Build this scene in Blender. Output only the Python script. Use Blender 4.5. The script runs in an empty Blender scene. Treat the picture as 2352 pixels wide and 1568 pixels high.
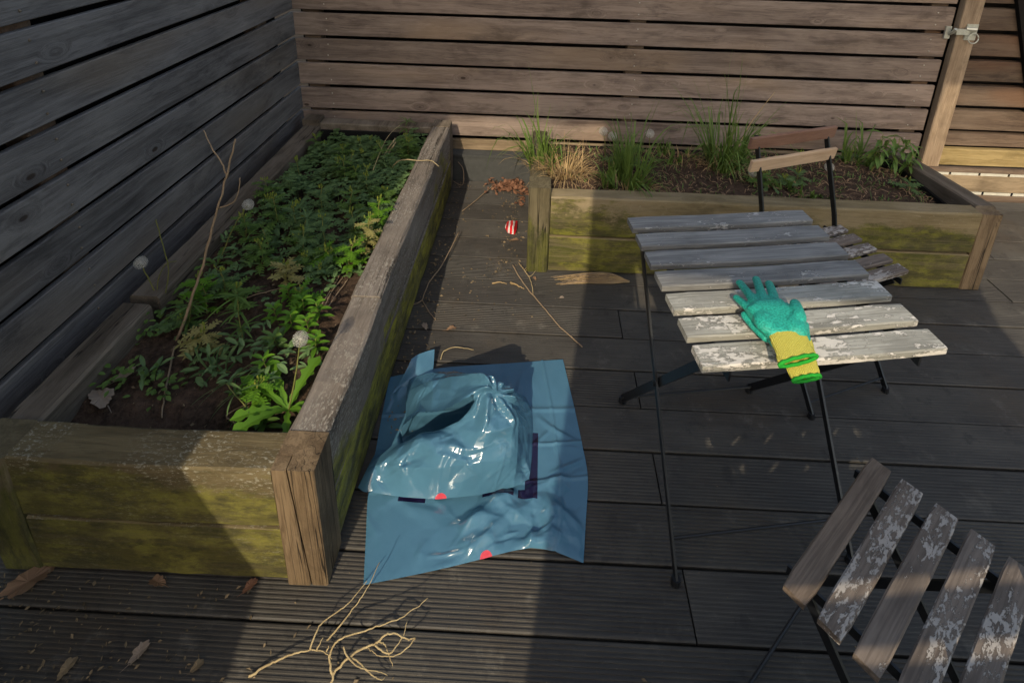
import bpy, bmesh, math, random
from mathutils import Vector, Matrix, noise
random.seed(11)
sc = bpy.context.scene
C = sc.collection
R = math.radians

# ------------------------------------------------------------------ camera
W, H = 2352.0, 1568.0                      # pixel frame used for measuring the photograph
F, CX, CY, PITCH, YAW, ROLL, HC = 1271.118, 1213.412, 159.378, 0.316058, -0.020304, -0.029523, 1.61394
_fw = Vector((math.sin(YAW)*math.cos(PITCH), math.cos(YAW)*math.cos(PITCH), -math.sin(PITCH)))
_rt = _fw.cross(Vector((0, 0, 1))).normalized()
_dn = _fw.cross(_rt)
RT = _rt*math.cos(ROLL) + _dn*math.sin(ROLL)
DN = -_rt*math.sin(ROLL) + _dn*math.cos(ROLL)
cam = bpy.data.cameras.new('camera')
camo = bpy.data.objects.new('camera', cam); C.objects.link(camo)
camo.matrix_world = Matrix(((RT.x, -DN.x, -_fw.x, 0), (RT.y, -DN.y, -_fw.y, 0), (RT.z, -DN.z, -_fw.z, HC), (0, 0, 0, 1)))
cam.sensor_fit = 'HORIZONTAL'; cam.sensor_width = 36
cam.lens = F/W*36
cam.shift_x = (W/2-CX)/W
cam.shift_y = (CY-H/2)/W
cam.clip_start = 0.05; cam.clip_end = 500
sc.camera = camo

# ------------------------------------------------------------------ light
SUN_AZ, SUN_EL = math.atan(0.17), R(35)
world = bpy.data.worlds.new('World'); sc.world = world; world.use_nodes = True
wn = world.node_tree.nodes; wl = world.node_tree.links
sky = wn.new('ShaderNodeTexSky'); sky.sky_type = 'NISHITA'; sky.sun_disc = False
sky.sun_elevation = SUN_EL; sky.sun_rotation = math.pi + SUN_AZ; sky.dust_density = 2.0
wl.new(sky.outputs[0], wn['Background'].inputs[0]); wn['Background'].inputs[1].default_value = 0.15
sun = bpy.data.lights.new('sun', 'SUN'); sun.energy = 2.0; sun.angle = R(0.42); sun.color = (1.0, 0.93, 0.82)
suno = bpy.data.objects.new('sun', sun); C.objects.link(suno)
LD = Vector((math.sin(SUN_AZ)*math.cos(SUN_EL), math.cos(SUN_AZ)*math.cos(SUN_EL), -math.sin(SUN_EL)))
suno.rotation_euler = LD.to_track_quat('-Z', 'Y').to_euler(); suno.location = (-1, -6, 6)
vs = sc.view_settings; vs.view_transform = 'Standard'; vs.look = 'None'; vs.gamma = 1.0; vs.use_curve_mapping = False
vs.exposure = 0.9
vs.use_white_balance = True; vs.white_balance_temperature = 7700; vs.white_balance_tint = 8
sc.cycles.use_denoising = True
sc.cycles.max_bounces = 6

# ------------------------------------------------------------------ helpers
def ray(px, py):
    return RT*((px-CX)/F) + DN*((py-CY)/F) + _fw
def at(px, py, z=0.0):                     # point of a level plane seen at that place of the photograph
    d = ray(px, py); return Vector((0, 0, HC)) + d*((z-HC)/d.z)
def aty(px, py, Y):                        # the same on an upright plane y = Y
    d = ray(px, py); return Vector((0, 0, HC)) + d*(Y/d.y)
def rnd(a, b): return random.uniform(a, b)

class MB:
    def __init__(s): s.v = []; s.f = []; s.m = []; s.mi = 0
    def add(s, vs_, fs):
        o = len(s.v); s.v += [tuple(p) for p in vs_]
        for f in fs: s.f.append(tuple(i+o for i in f)); s.m.append(s.mi)
    def box(s, x0, x1, y0, y1, z0, z1, M=None):
        p = [Vector(q) for q in ((x0, y0, z0), (x1, y0, z0), (x1, y1, z0), (x0, y1, z0), (x0, y0, z1), (x1, y0, z1), (x1, y1, z1), (x0, y1, z1))]
        if M: p = [M @ q for q in p]
        s.add(p, [(0, 3, 2, 1), (4, 5, 6, 7), (0, 1, 5, 4), (1, 2, 6, 5), (2, 3, 7, 6), (3, 0, 4, 7)])
    def loft(s, rings, cap=True):
        n = len(rings[0]); o = len(s.v)
        for r in rings: s.v += [tuple(p) for p in r]
        for i in range(len(rings)-1):
            for j in range(n):
                a = o+i*n+j; b = o+i*n+(j+1) % n
                s.f.append((a, b, b+n, a+n)); s.m.append(s.mi)
        if cap:
            s.f.append(tuple(o+j for j in range(n))[::-1]); s.m.append(s.mi)
            e = o+(len(rings)-1)*n; s.f.append(tuple(e+j for j in range(n))); s.m.append(s.mi)
    def tube(s, pts, r0, r1=None, n=6, flat=1.0, up=None):
        pts = [Vector(p) for p in pts]; r1 = r0 if r1 is None else r1
        rings = []; prev = up
        for i, p in enumerate(pts):
            t = (pts[min(i+1, len(pts)-1)]-pts[max(i-1, 0)]).normalized()
            if prev is None: prev = Vector((0, 0, 1)) if abs(t.z) < .9 else Vector((1, 0, 0))
            a = (prev - t*prev.dot(t)).normalized(); b = t.cross(a); prev = a
            k = i/max(1, len(pts)-1); r = r0+(r1-r0)*k
            rings.append([p + a*(math.cos(2*math.pi*j/n)*r*flat) + b*(math.sin(2*math.pi*j/n)*r) for j in range(n)])
        s.loft(rings)
    def bar(s, p0, p1, w, t, side):        # flat bar: w in the plane, t along side
        p0, p1, side = Vector(p0), Vector(p1), Vector(side).normalized()
        d = (p1-p0).normalized(); n = d.cross(side).normalized()
        q = lambda p: [p+n*w/2+side*t/2, p+n*w/2-side*t/2, p-n*w/2-side*t/2, p-n*w/2+side*t/2]
        s.loft([q(p0), q(p1)])
    def mesh(s, name, mats, smooth=False):
        me = bpy.data.meshes.new(name); me.from_pydata(s.v, [], s.f)
        for m in (mats if isinstance(mats, (list, tuple)) else [mats]): me.materials.append(m)
        if any(s.m): me.polygons.foreach_set('material_index', s.m)
        if smooth: me.polygons.foreach_set('use_smooth', [True]*len(me.polygons))
        bm = bmesh.new(); bm.from_mesh(me); bmesh.ops.recalc_face_normals(bm, faces=bm.faces); bm.to_mesh(me); bm.free()
        return me
    def build(s, name, mats, parent=None, smooth=False, loc=None, label=None, cat=None, group=None, kind=None):
        return put(name, s.mesh(name, mats, smooth), parent, loc, label, cat, group, kind)
def put(name, me, parent=None, loc=None, label=None, cat=None, group=None, kind=None):
    o = bpy.data.objects.new(name, me); C.objects.link(o)
    if parent: o.parent = parent
    if loc is not None: o.location = loc
    return tag(o, label, cat, group, kind)
def tag(o, label=None, cat=None, group=None, kind=None):
    if label: o['label'] = label
    if cat: o['category'] = cat
    if group: o['group'] = group
    if kind: o['kind'] = kind
    return o
def empty(name, loc=(0, 0, 0), rz=0, label=None, cat=None, group=None, kind=None):
    o = bpy.data.objects.new(name, None); C.objects.link(o); o.location = loc; o.rotation_euler.z = rz; o.empty_display_size = .05
    return tag(o, label, cat, group, kind)

# ------------------------------------------------------------------ materials
class NT:
    def __init__(s, name):
        s.mat = bpy.data.materials.new(name); s.mat.use_nodes = True
        s.n = s.mat.node_tree.nodes; s.l = s.mat.node_tree.links; s.b = s.n['Principled BSDF']
    def new(s, t, **kw):
        o = s.n.new(t)
        for k, v in kw.items(): setattr(o, k, v)
        return o
    def put(s, sock, v):
        if hasattr(v, 'is_output') or isinstance(v, bpy.types.NodeSocket): s.l.new(v, sock)
        else: sock.default_value = v
    def math(s, op, a, b=None, c=None, clamp=False):
        o = s.new('ShaderNodeMath', operation=op, use_clamp=clamp)
        for i, v in enumerate((a, b, c)):
            if v is not None: s.put(o.inputs[i], v)
        return o.outputs[0]
    def vmath(s, op, a, b):
        o = s.new('ShaderNodeVectorMath', operation=op); s.put(o.inputs[0], a); s.put(o.inputs[1], b); return o.outputs[0]
    def noise(s, vec, scale, detail=4, rough=.55, dist=0):
        o = s.new('ShaderNodeTexNoise'); s.l.new(vec, o.inputs['Vector'])
        o.inputs['Scale'].default_value = scale; o.inputs['Detail'].default_value = detail
        o.inputs['Roughness'].default_value = rough; o.inputs['Distortion'].default_value = dist
        return o.outputs['Fac']
    def ss(s, v, a, b):
        o = s.new('ShaderNodeMapRange', interpolation_type='SMOOTHSTEP'); s.put(o.inputs[0], v)
        o.inputs[1].default_value = a; o.inputs[2].default_value = b; return o.outputs[0]
    def mix(s, f, a, b, mode='MIX'):
        o = s.new('ShaderNodeMix', data_type='RGBA', blend_type=mode)
        s.put(o.inputs[0], f); s.put(o.inputs[6], a if not isinstance(a, tuple) else (*a, 1)); s.put(o.inputs[7], b if not isinstance(b, tuple) else (*b, 1))
        return o.outputs[2]
    def coords(s, random_=True):
        tc = s.new('ShaderNodeTexCoord').outputs['Object']
        if not random_: return tc
        oi = s.new('ShaderNodeObjectInfo').outputs['Random']
        cb = s.new('ShaderNodeCombineXYZ')
        s.l.new(s.math('MULTIPLY', oi, 37.0), cb.inputs[0]); s.l.new(s.math('MULTIPLY', oi, 91.0), cb.inputs[1]); s.l.new(s.math('MULTIPLY', oi, 53.0), cb.inputs[2])
        s.rand = oi
        return s.vmath('ADD', tc, cb.outputs[0])
    def bump(s, h, strength=.5, dist=.003):
        o = s.new('ShaderNodeBump'); o.inputs['Strength'].default_value = strength; o.inputs['Distance'].default_value = dist
        s.l.new(h, o.inputs['Height']); s.l.new(o.outputs[0], s.b.inputs['Normal'])
    def out(s, col, rough=.8, spec=.3):
        s.put(s.b.inputs['Base Color'], col if not isinstance(col, tuple) else (*col, 1)); s.put(s.b.inputs['Roughness'], rough)
        s.b.inputs['Specular IOR Level'].default_value = spec
        return s.mat

def wood(name, dark, mid, light, knots=.5, knotcol=(.03, .018, .012), moss=None, lichen=None, cracks=0, axis=0, tint=None, vary=.35, grain=1.0):
    """weathered timber, grain along the local axis; moss = (colour, low z, high z, amount) in world height"""
    t = NT(name); p = t.coords()
    sep = t.new('ShaderNodeSeparateXYZ'); t.l.new(p, sep.inputs[0])
    L = sep.outputs[axis]; A, B = [sep.outputs[i] for i in range(3) if i != axis]
    def vec(l, a, b):
        c = t.new('ShaderNodeCombineXYZ')
        t.l.new(t.math('MULTIPLY', L, l), c.inputs[0]); t.l.new(t.math('MULTIPLY', A, a), c.inputs[1]); t.l.new(t.math('MULTIPLY', B, b), c.inputs[2]); return c.outputs[0]
    kv = vec(4.4, 8.5, 8.5)
    vo = t.new('ShaderNodeTexVoronoi'); t.l.new(kv, vo.inputs['Vector']); vo.inputs['Scale'].default_value = 1.0; vo.inputs['Randomness'].default_value = 1.0
    has = t.math('GREATER_THAN', t.new('ShaderNodeSeparateColor').outputs[0], 1-knots)
    sc_ = t.n[-1] if False else None
    scn = [n for n in t.n if n.bl_idname == 'ShaderNodeSeparateColor'][-1]; t.l.new(vo.outputs['Color'], scn.inputs[0])
    near = t.math('MULTIPLY', t.ss(vo.outputs['Distance'], .30, .04), has)
    core = t.math('MULTIPLY', t.ss(vo.outputs['Distance'], .085, .045), has)
    # grain bends round the knots
    wob = t.noise(vec(1.2, 6, 6), 1.0, 3)
    g1v = t.vmath('ADD', vec(1.3*grain, 34*grain, 34*grain), t.n[-1].outputs[0]) if False else None
    ph = t.math('ADD', t.math('MULTIPLY', near, 2.2), t.math('MULTIPLY', wob, 2.4))
    gc = t.new('ShaderNodeCombineXYZ')
    t.l.new(t.math('MULTIPLY', L, 1.4*grain), gc.inputs[0]); t.l.new(t.math('ADD', t.math('MULTIPLY', A, 26*grain), ph), gc.inputs[1]); t.l.new(t.math('ADD', t.math('MULTIPLY', B, 26*grain), ph), gc.inputs[2])
    g1 = t.noise(gc.outputs[0], 1.0, 5, .62)
    gf = t.new('ShaderNodeCombineXYZ')
    t.l.new(t.math('MULTIPLY', L, 9), gf.inputs[0]); t.l.new(t.math('ADD', t.math('MULTIPLY', A, 210), t.math('MULTIPLY', ph, 4)), gf.inputs[1]); t.l.new(t.math('ADD', t.math('MULTIPLY', B, 210), t.math('MULTIPLY', ph, 4)), gf.inputs[2])
    g2 = t.noise(gf.outputs[0], 1.0, 3, .6)
    blot = t.noise(vec(2.2, 5, 5), 1.0, 4, .6)
    col = t.mix(t.ss(g1, .25, .60), dark, mid)
    gm = t.new('ShaderNodeCombineXYZ')
    t.l.new(t.math('MULTIPLY', L, 3.2), gm.inputs[0]); t.l.new(t.math('ADD', t.math('MULTIPLY', A, 78), t.math('MULTIPLY', ph, 2.5)), gm.inputs[1]); t.l.new(t.math('ADD', t.math('MULTIPLY', B, 78), t.math('MULTIPLY', ph, 2.5)), gm.inputs[2])
    g3 = t.noise(gm.outputs[0], 1.0, 6, .75)
    col = t.mix(t.math('MULTIPLY', t.ss(g3, .50, .30), .75), col, dark)
    col = t.mix(t.math('MULTIPLY', t.ss(t.math('ABSOLUTE', t.math('SUBTRACT', g1, .5)), .030, .0), .45), col, dark)
    col = t.mix(t.math('MULTIPLY', t.ss(blot, .38, .8), .7), col, light)
    col = t.mix(t.math('MULTIPLY', t.ss(g2, .52, .8), .35), col, light)
    col = t.mix(t.math('MULTIPLY', t.ss(g2, .46, .2), .55), col, dark)
    if tint:
        col = t.mix(t.math('MULTIPLY', t.ss(t.noise(vec(1.0, 3, 3), 1.0, 2), .52, .72), .55), col, tint)
    col = t.mix(t.math('MULTIPLY', near, .35), col, dark)
    col = t.mix(t.math('MULTIPLY', core, .85), col, knotcol)
    stain = t.noise(vec(2.6, 7, 7), 1.0, 6, .7, .4)
    col = t.mix(t.math('MULTIPLY', t.ss(stain, .50, .30), .6), col, tuple(.6*c for c in dark))
    col = t.mix(t.math('MULTIPLY', t.ss(stain, .60, .72), .35), col, tuple(min(1, 1.25*c) for c in light))
    val = t.math('ADD', t.math('MULTIPLY', t.rand, vary), 1-vary/2)
    hsv = t.new('ShaderNodeHueSaturation'); t.l.new(val, hsv.inputs['Value']); t.l.new(col, hsv.inputs['Color']); col = hsv.outputs[0]
    h = t.math('ADD', t.math('ADD', t.math('MULTIPLY', g1, .6), t.math('MULTIPLY', g3, .9)), t.math('SUBTRACT', t.math('MULTIPLY', g2, .5), t.math('MULTIPLY', core, .5)))
    if cracks:
        ck = t.noise(vec(1.1, 42, 42), 1.0, 2, .4, .3)
        cm = t.math('MULTIPLY', t.ss(t.math('ABSOLUTE', t.math('SUBTRACT', ck, .5)), .016, .004), t.ss(t.noise(vec(1.5, 4, 4), 1.0, 2), .5, .6))
        col = t.mix(t.math('MULTIPLY', cm, cracks), col, (.012, .009, .006)); h = t.math('SUBTRACT', h, t.math('MULTIPLY', cm, 1.5))
    if lichen:
        lc, amt = lichen
        lm = t.ss(t.noise(vec(75, 150, 150), 1.0, 5, .75), .66-amt*.16, .72-amt*.14)
        lm = t.math('MULTIPLY', lm, t.ss(t.noise(vec(4, 6, 6), 1.0, 2), .36, .6))
        col = t.mix(t.math('MULTIPLY', lm, .8), col, lc); h = t.math('ADD', h, t.math('MULTIPLY', lm, .5))
    if moss:
        mc, mc2, z0, z1, amt = moss
        ps = t.new('ShaderNodeSeparateXYZ'); t.l.new(t.new('ShaderNodeNewGeometry').outputs['Position'], ps.inputs[0])
        nrm = t.new('ShaderNodeSeparateXYZ'); t.l.new(t.n[-2].outputs['Normal'] if False else [n for n in t.n if n.bl_idname == 'ShaderNodeNewGeometry'][-1].outputs['Normal'], nrm.inputs[0])
        side = t.ss(nrm.outputs[2], .75, .3)
        low = t.ss(ps.outputs[2], z1, z0)
        n1 = t.noise(vec(5, 9, 9), 1.0, 6, .68); n2 = t.noise(vec(2, 2.6, 2.6), 1.0, 3, .5)
        n1 = t.math('ADD', t.math('MULTIPLY', n1, .75), t.math('MULTIPLY', t.noise(vec(30, 60, 60), 1.0, 5, .75), .35)); mm = t.ss(t.math('ADD', t.math('ADD', n1, t.math('MULTIPLY', n2, .8)), t.math('MULTIPLY', low, .50)), 1.36-amt*.5, 1.52-amt*.5)
        mm = t.math('MULTIPLY', t.math('MULTIPLY', mm, side), t.math('ADD', t.math('MULTIPLY', t.ss(g3, .25, .6), .5), .42))
        mcol = t.mix(t.ss(t.noise(vec(7, 11, 11), 1.0, 5, .7), .38, .64), mc, mc2)
        mcol = t.mix(t.math('MULTIPLY', t.ss(t.noise(vec(9, 22, 22), 1.0, 6, .75), .56, .40), .75), mcol, (.026, .026, .012)); col = t.mix(mm, col, mcol)
        h = t.math('ADD', h, t.math('MULTIPLY', t.math('MULTIPLY', mm, t.noise(p, 160, 2)), .8))
    t.bump(h, .55, .004)
    return t.out(col, .82, .25)

def paint(name, base, base2, flake, amt, scale=70, var=.3, stretch=2.5, edge=None):
    """old slat: bare grey wood under flaking pale finish"""
    t = NT(name); p = t.coords(); sep = t.new('ShaderNodeSeparateXYZ'); t.l.new(p, sep.inputs[0])
    def vec(l, a, b):
        c = t.new('ShaderNodeCombineXYZ')
        for i, k in enumerate((l, a, b)): t.l.new(t.math('MULTIPLY', sep.outputs[i], k), c.inputs[i])
        return c.outputs[0]
    g = t.noise(vec(5, 160, 160), 1.0, 4, .6); bl = t.noise(vec(6, 18, 18), 1.0, 4, .6)
    col = t.mix(t.ss(g, .35, .65), base, base2)
    col = t.mix(t.math('MULTIPLY', t.ss(bl, .55, .35), .5), col, tuple(.55*c for c in base))
    fl = t.noise(vec(scale/stretch, scale, scale), 1.0, 7, .72, .25)
    zone = t.noise(vec(5, 16, 16), 1.0, 3, .5)
    oi = t.math('MULTIPLY', t.math('SUBTRACT', t.rand, .5), var)
    thr = t.math('ADD', t.math('MULTIPLY', t.math('SUBTRACT', zone, .5), .75), t.math('ADD', oi, amt))
    m = t.ss(t.math('ADD', fl, thr), .515, .545)
    fcol = t.mix(t.noise(vec(30, 30, 30), 1.0, 3), tuple(.78*c for c in flake), flake)
    col = t.mix(m, col, fcol)
    t.bump(t.math('ADD', t.math('MULTIPLY', m, .9), t.math('MULTIPLY', g, .5)), .9, .0018)
    return t.out(col, .72, .35)

def plain(name, col, rough=.6, spec=.4, var=0.0, scale=40, metal=0, bump=0, col2=None, bs=200):
    t = NT(name); p = t.coords()
    c = t.mix(t.noise(p, scale, 4), tuple(x*(1-var) for x in col), col2 or tuple(min(1, x*(1+var)) for x in col))
    if bump: t.bump(t.noise(p, bs, 3), bump, .002)
    t.b.inputs['Metallic'].default_value = metal
    return t.out(c, rough, spec)

def leafmat(name, c1, c2, transl=.35, scale=9, rough=.5):
    t = NT(name); p = t.coords(); geo = t.new('ShaderNodeNewGeometry')
    n = t.noise(geo.outputs['Position'], scale, 2); ri = geo.outputs['Random Per Island']
    f = t.math('ADD', t.math('MULTIPLY', n, .5), t.math('MULTIPLY', ri, .6), clamp=True)
    col = t.mix(f, c1, c2)
    t.out(col, rough, .35)
    tr = t.new('ShaderNodeBsdfTranslucent'); t.l.new(col, tr.inputs[0])
    mx = t.new('ShaderNodeMixShader'); mx.inputs[0].default_value = transl
    t.l.new(t.b.outputs[0], mx.inputs[1]); t.l.new(tr.outputs[0], mx.inputs[2])
    t.l.new(mx.outputs[0], t.n['Material Output'].inputs['Surface'])
    return t.mat

M = {}
M['fence_left'] = wood('weathered_fence_shade_grey', (.058, .053, .052), (.158, .148, .146), (.225, .208, .195), knots=.6, tint=(.15, .115, .085))  # weathered grain; the left side's shade is put into the greyer, darker colour
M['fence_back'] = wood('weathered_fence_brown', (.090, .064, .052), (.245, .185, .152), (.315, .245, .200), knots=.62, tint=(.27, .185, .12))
M['fence_low'] = wood('weathered_fence_sand', (.10, .07, .042), (.225, .165, .105), (.30, .23, .15), knots=.3)
M['gate'] = wood('weathered_gate_dark', (.045, .028, .02), (.11, .075, .052), (.16, .12, .09), knots=.4, tint=(.13, .06, .03))
M['gate_low'] = wood('weathered_gate_ochre', (.16, .11, .04), (.30, .22, .10), (.38, .30, .18), knots=.3)
M['stile'] = wood('weathered_stile', (.12, .08, .05), (.25, .18, .12), (.31, .235, .165), knots=.2, axis=2)
M['dark_timber'] = plain('dark_backing_timber', (.012, .010, .009), .95, .1)  # near-black; on the added gap backings it stands in for shade
MOSS_A = ((.070, .064, .016), (.170, .158, .032), .14, .375, 1.05)
M['bed_front'] = wood('mossy_bed_board', (.07, .052, .025), (.15, .115, .06), (.22, .18, .10), knots=.25, moss=MOSS_A, lichen=((.33, .31, .24), .8))
M['bed_rail'] = wood('grey_sleeper', (.07, .055, .042), (.16, .13, .105), (.27, .235, .205), knots=.2, moss=((.13, .12, .018), (.33, .30, .03), .0, .42, .56), lichen=((.34, .31, .26), .9), cracks=.8, axis=1)
M['bed_left'] = wood('brown_sleeper', (.06, .045, .03), (.145, .115, .085), (.24, .20, .16), knots=.2, cracks=.8, axis=1)
M['bed_b'] = wood('mossy_ochre_board', (.10, .075, .035), (.21, .16, .085), (.29, .23, .15), knots=.3, moss=((.055, .06, .010), (.16, .155, .02), .10, .38, .74), lichen=((.30, .26, .18), .4))
M['post'] = wood('split_post', (.07, .045, .025), (.165, .115, .068), (.22, .165, .11), knots=.25, cracks=1.0, axis=2, moss=((.10, .09, .02), (.16, .15, .03), -.1, .14, .25))
M['post_dark'] = wood('mossy_post', (.06, .048, .025), (.13, .105, .06), (.19, .16, .10), knots=.15, cracks=1.0, axis=2, moss=((.06, .065, .012), (.11, .11, .02), .0, .4, .5))
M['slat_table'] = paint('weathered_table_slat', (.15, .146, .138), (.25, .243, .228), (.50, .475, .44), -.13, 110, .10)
M['slat_table_lit'] = paint('sunlit_table_slat', (.25, .238, .20), (.40, .385, .335), (.66, .61, .54), -.03, 100, .08)  # paler copy for the front slats, sunlight put into the colour
M['slat_chair'] = paint('flaking_chair_slat', (.12, .092, .074), (.20, .158, .128), (.42, .375, .335), -.05, 120, .10)
M['slat_bare'] = paint('bare_chair_slat', (.12, .088, .066), (.20, .15, .115), (.42, .40, .36), -.30, 75, .02)
M['slat_back'] = wood('reddish_backrest_slat', (.15, .07, .045), (.24, .125, .085), (.28, .16, .11), knots=.05, vary=.1)
M['slat_new'] = wood('fresh_backrest_slat', (.42, .27, .16), (.58, .40, .26), (.64, .46, .31), knots=.12, vary=.1, knotcol=(.22, .12, .06))
M['steel'] = plain('black_painted_steel', (.010, .011, .013), .38, .5, .4)
M['galv'] = plain('corroded_galvanised_metal', (.42, .42, .36), .5, .5, .35, 120, .5)
M['screw'] = plain('screw_head', (.40, .36, .30), .45, .5, .2, 40, .6)
M['liner'] = plain('black_bed_liner', (.006, .006, .006), .7, .3)
M['plinth'] = plain('dark_plinth_board', (.055, .057, .055), .75, .3, .35, 30)

# ------------------------------------------------------------------ added unseen stencil behind the camera, cut to shape sun and shade
m = NT('pale_stencil'); mr = m.out((.42, .40, .37), .9, .2)
def stencil_piece(poly, y0=-1.004, y1=-1.0):
    hb.loft([[(x, y0, z) for x, z in poly], [(x, y1, z) for x, z in poly]])
hb = MB()
ZT = 3.95
XR = 1.40
s2 = lambda x: 1.571 + .064*(x-.27)
s1 = lambda x: 1.627 + .090*(x-.20)
hw = .0125
stencil_piece([(-2.3, -.3), (-.905, -.3), (-.905, 1.20), (-.955, 1.35), (-1.08, 1.70), (-1.165, 2.62), (-1.165, ZT), (-2.3, ZT)])
stencil_piece([(-1.165, 3.60), (-.276, 3.60), (-.276, ZT), (-1.165, ZT)])
stencil_piece([(-2.7, 5.98), (-.2, 5.98), (-.2, 7.6), (-2.7, 7.6)], -5.02, -5.0)      # added unseen lintel, softens the top of the sun patch
XS = .66
stencil_piece([(-.276, -.3), (XS, -.3), (XS, 1.48), (.08, 1.48), (.08, 1.74), (XS, 1.74), (XS, 2.035), (-.276, 2.035)])
# added unseen plate nearer the yard: two slots shape bars of sun
DX, DZ, SY = .119, -.497, -.30
hw = .0095
def slit_stencil(poly): stencil_piece([(x+DX, z+DZ) for x, z in poly], SY-.004, SY)
slit_stencil([(.02, 1.40), (.74, 1.40), (.74, s2(.74)-hw), (.24, s2(.24)-hw), (.02, s2(.24)-hw)])
slit_stencil([(.02, s2(.24)-hw), (.24, s2(.24)-hw), (.24, s2(.24)+hw), (.02, s2(.24)+hw)])
slit_stencil([(.02, s2(.24)+hw), (.24, s2(.24)+hw), (.74, s2(.74)+hw), (.74, s1(.74)-hw), (.17, s1(.17)-hw), (.02, s1(.17)-hw)])
slit_stencil([(.02, s1(.17)-hw), (.17, s1(.17)-hw), (.17, s1(.17)+hw), (.02, s1(.17)+hw)])
slit_stencil([(.02, s1(.17)+hw), (.17, s1(.17)+hw), (.74, s1(.74)+hw), (.74, 1.83), (.02, 1.83)])
stencil_piece([(XS, -.3), (XR, -.3), (XR, 2.035), (XS, 2.035)])
stencil_piece([(-.276, 2.035), (-.06, 2.035), (-.06, 2.205), (-.276, 2.205)])
stencil_piece([(.66, 2.035), (XR, 2.035), (1.46, 2.205), (.66, 2.205)])
stencil_piece([(-.276, 2.205), (-.06, 2.205), (-.06, 2.245), (.13, 2.245), (.13, 2.195), (.66, 2.195), (.66, 2.205), (1.46, 2.205), (1.53, 3.42), (-.276, 3.42)])
stencil_piece([(-.276, 3.42), (2.7, 3.42), (2.7, ZT), (-.276, ZT)])
hb.build('shade_stencil', mr, kind='structure')

# ------------------------------------------------------------------ ground and decking
g = MB(); g.add([(-60, -60, -.14), (60, -60, -.14), (60, 60, -.14), (-60, 60, -.14)], [(0, 1, 2, 3)])
g.build('ground', plain('dark_earth', (.03, .024, .018), .95, .1, .4, 6, bump=.6, bs=20), kind='structure')

t = NT('composite_deck'); p = t.coords(); sp = t.new('ShaderNodeSeparateXYZ'); t.l.new(p, sp.inputs[0])
def dv(a, b, c):
    q = t.new('ShaderNodeCombineXYZ')
    for i, k in enumerate((a, b, c)): t.l.new(t.math('MULTIPLY', sp.outputs[i], k), q.inputs[i])
    return q.outputs[0]
st = t.noise(dv(7, 190, 20), 1.0, 4, .65); bl = t.noise(dv(3, 5, 5), 1.0, 5, .65); sc2 = t.noise(dv(60, 420, 60), 1.0, 2, .6)
col = t.mix(t.ss(st, .35, .7), (.034, .030, .026), (.054, .049, .042))
col = t.mix(t.math('MULTIPLY', t.ss(bl, .42, .72), .6), col, (.082, .075, .063))
col = t.mix(t.math('MULTIPLY', t.ss(sc2, .68, .80), .5), col, (.16, .145, .12))
wsep = t.new('ShaderNodeSeparateXYZ'); t.l.new(t.new('ShaderNodeNewGeometry').outputs['Position'], wsep.inputs[0])
mud = t.noise([n for n in t.n if n.bl_idname == 'ShaderNodeNewGeometry'][-1].outputs['Position'], 2.2, 5, .6)
col = t.mix(t.math('MULTIPLY', t.ss(mud, .50, .68), .6), col, (.056, .042, .029))
GP = [n for n in t.n if n.bl_idname == 'ShaderNodeNewGeometry'][-1].outputs['Position']
col = t.mix(t.math('MULTIPLY', t.ss(t.noise(GP, 9, 6, .72), .56, .70), .55), col, (.115, .105, .088))
col = t.mix(t.math('MULTIPLY', t.ss(t.noise(GP, 14, 6, .75), .46, .34), .6), col, (.020, .018, .016))
col = t.mix(t.math('MULTIPLY', t.ss(t.noise(GP, 210, 2), .72, .78), .6), col, (.19, .165, .12))
hs = t.new('ShaderNodeHueSaturation'); t.l.new(t.math('ADD', t.math('MULTIPLY', t.rand, .26), .87), hs.inputs['Value']); t.l.new(col, hs.inputs['Color'])
t.bump(st, .4, .0012)
M['deck'] = t.out(hs.outputs[0], t.math('ADD', t.math('MULTIPLY', bl, .25), .5), .4)

deck = empty('decking', kind='structure')
PB, BW = .149, .1435
def deck_mesh(length, w=BW, grooves=14, dp=.0020):
    pr = [(0, -.025), (0, -.002), (.003, 0)]
    s0, s1 = .006, w-.006; pit = (s1-s0)/grooves
    for i in range(grooves):
        a = s0+i*pit
        pr += [(a+pit*.20, 0), (a+pit*.30, -dp), (a+pit*.70, -dp), (a+pit*.80, 0)]
    pr += [(w-.003, 0), (w, -.002), (w, -.025)]
    b = MB(); b.loft([[(0, y, z) for y, z in pr], [(length, y, z) for y, z in pr]])
    return b.mesh('deck_board', M['deck'])
joints = {-1: .40, 0: 2.62, 1: .405, 2: 2.2, 3: .385, 4: 1.9, 5: .375, 6: 2.35, 7: .355, 8: 2.5, 9: 2.05, 10: 2.46, 11: 2.2, 12: 2.7, 13: 2.1}
X0, X1 = -1.36, 4.1
cache = {}
for k in range(-5, 14):
    y0 = .799 + PB*(k-1) + (PB-BW)/2; j = joints.get(k, .4 if k % 2 else 2.1)
    for a, b in ((X0, j-.002), (j+.002, X1)):
        L = (round(b-a, 3),   .0020 if (k <= 2 and a == X0) else (.0012 if a == X0 and k % 2 else .0005))
        if L not in cache: cache[L] = deck_mesh(L[0], dp=L[1])
        o = put('deck_board', cache[L], deck, (a, y0, rnd(-.0012, .0012))); o.rotation_euler.z = rnd(-.0006, .0006)
o = put('deck_board', deck_mesh(X1-X0, .088, 8), deck, (X0, .799+PB*13+.003, 0))
# raised edge along the back fence
pl = MB(); pl.box(X0, 2.15, 2.832, 2.86, -.03, .150); pl.build('plinth_riser', M['plinth'], kind='structure')
pl = MB(); pl.box(X0, 2.15, 2.824, 3.0, .152, .166); pl.build('plinth_cap', M['plinth'], kind='structure')

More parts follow.
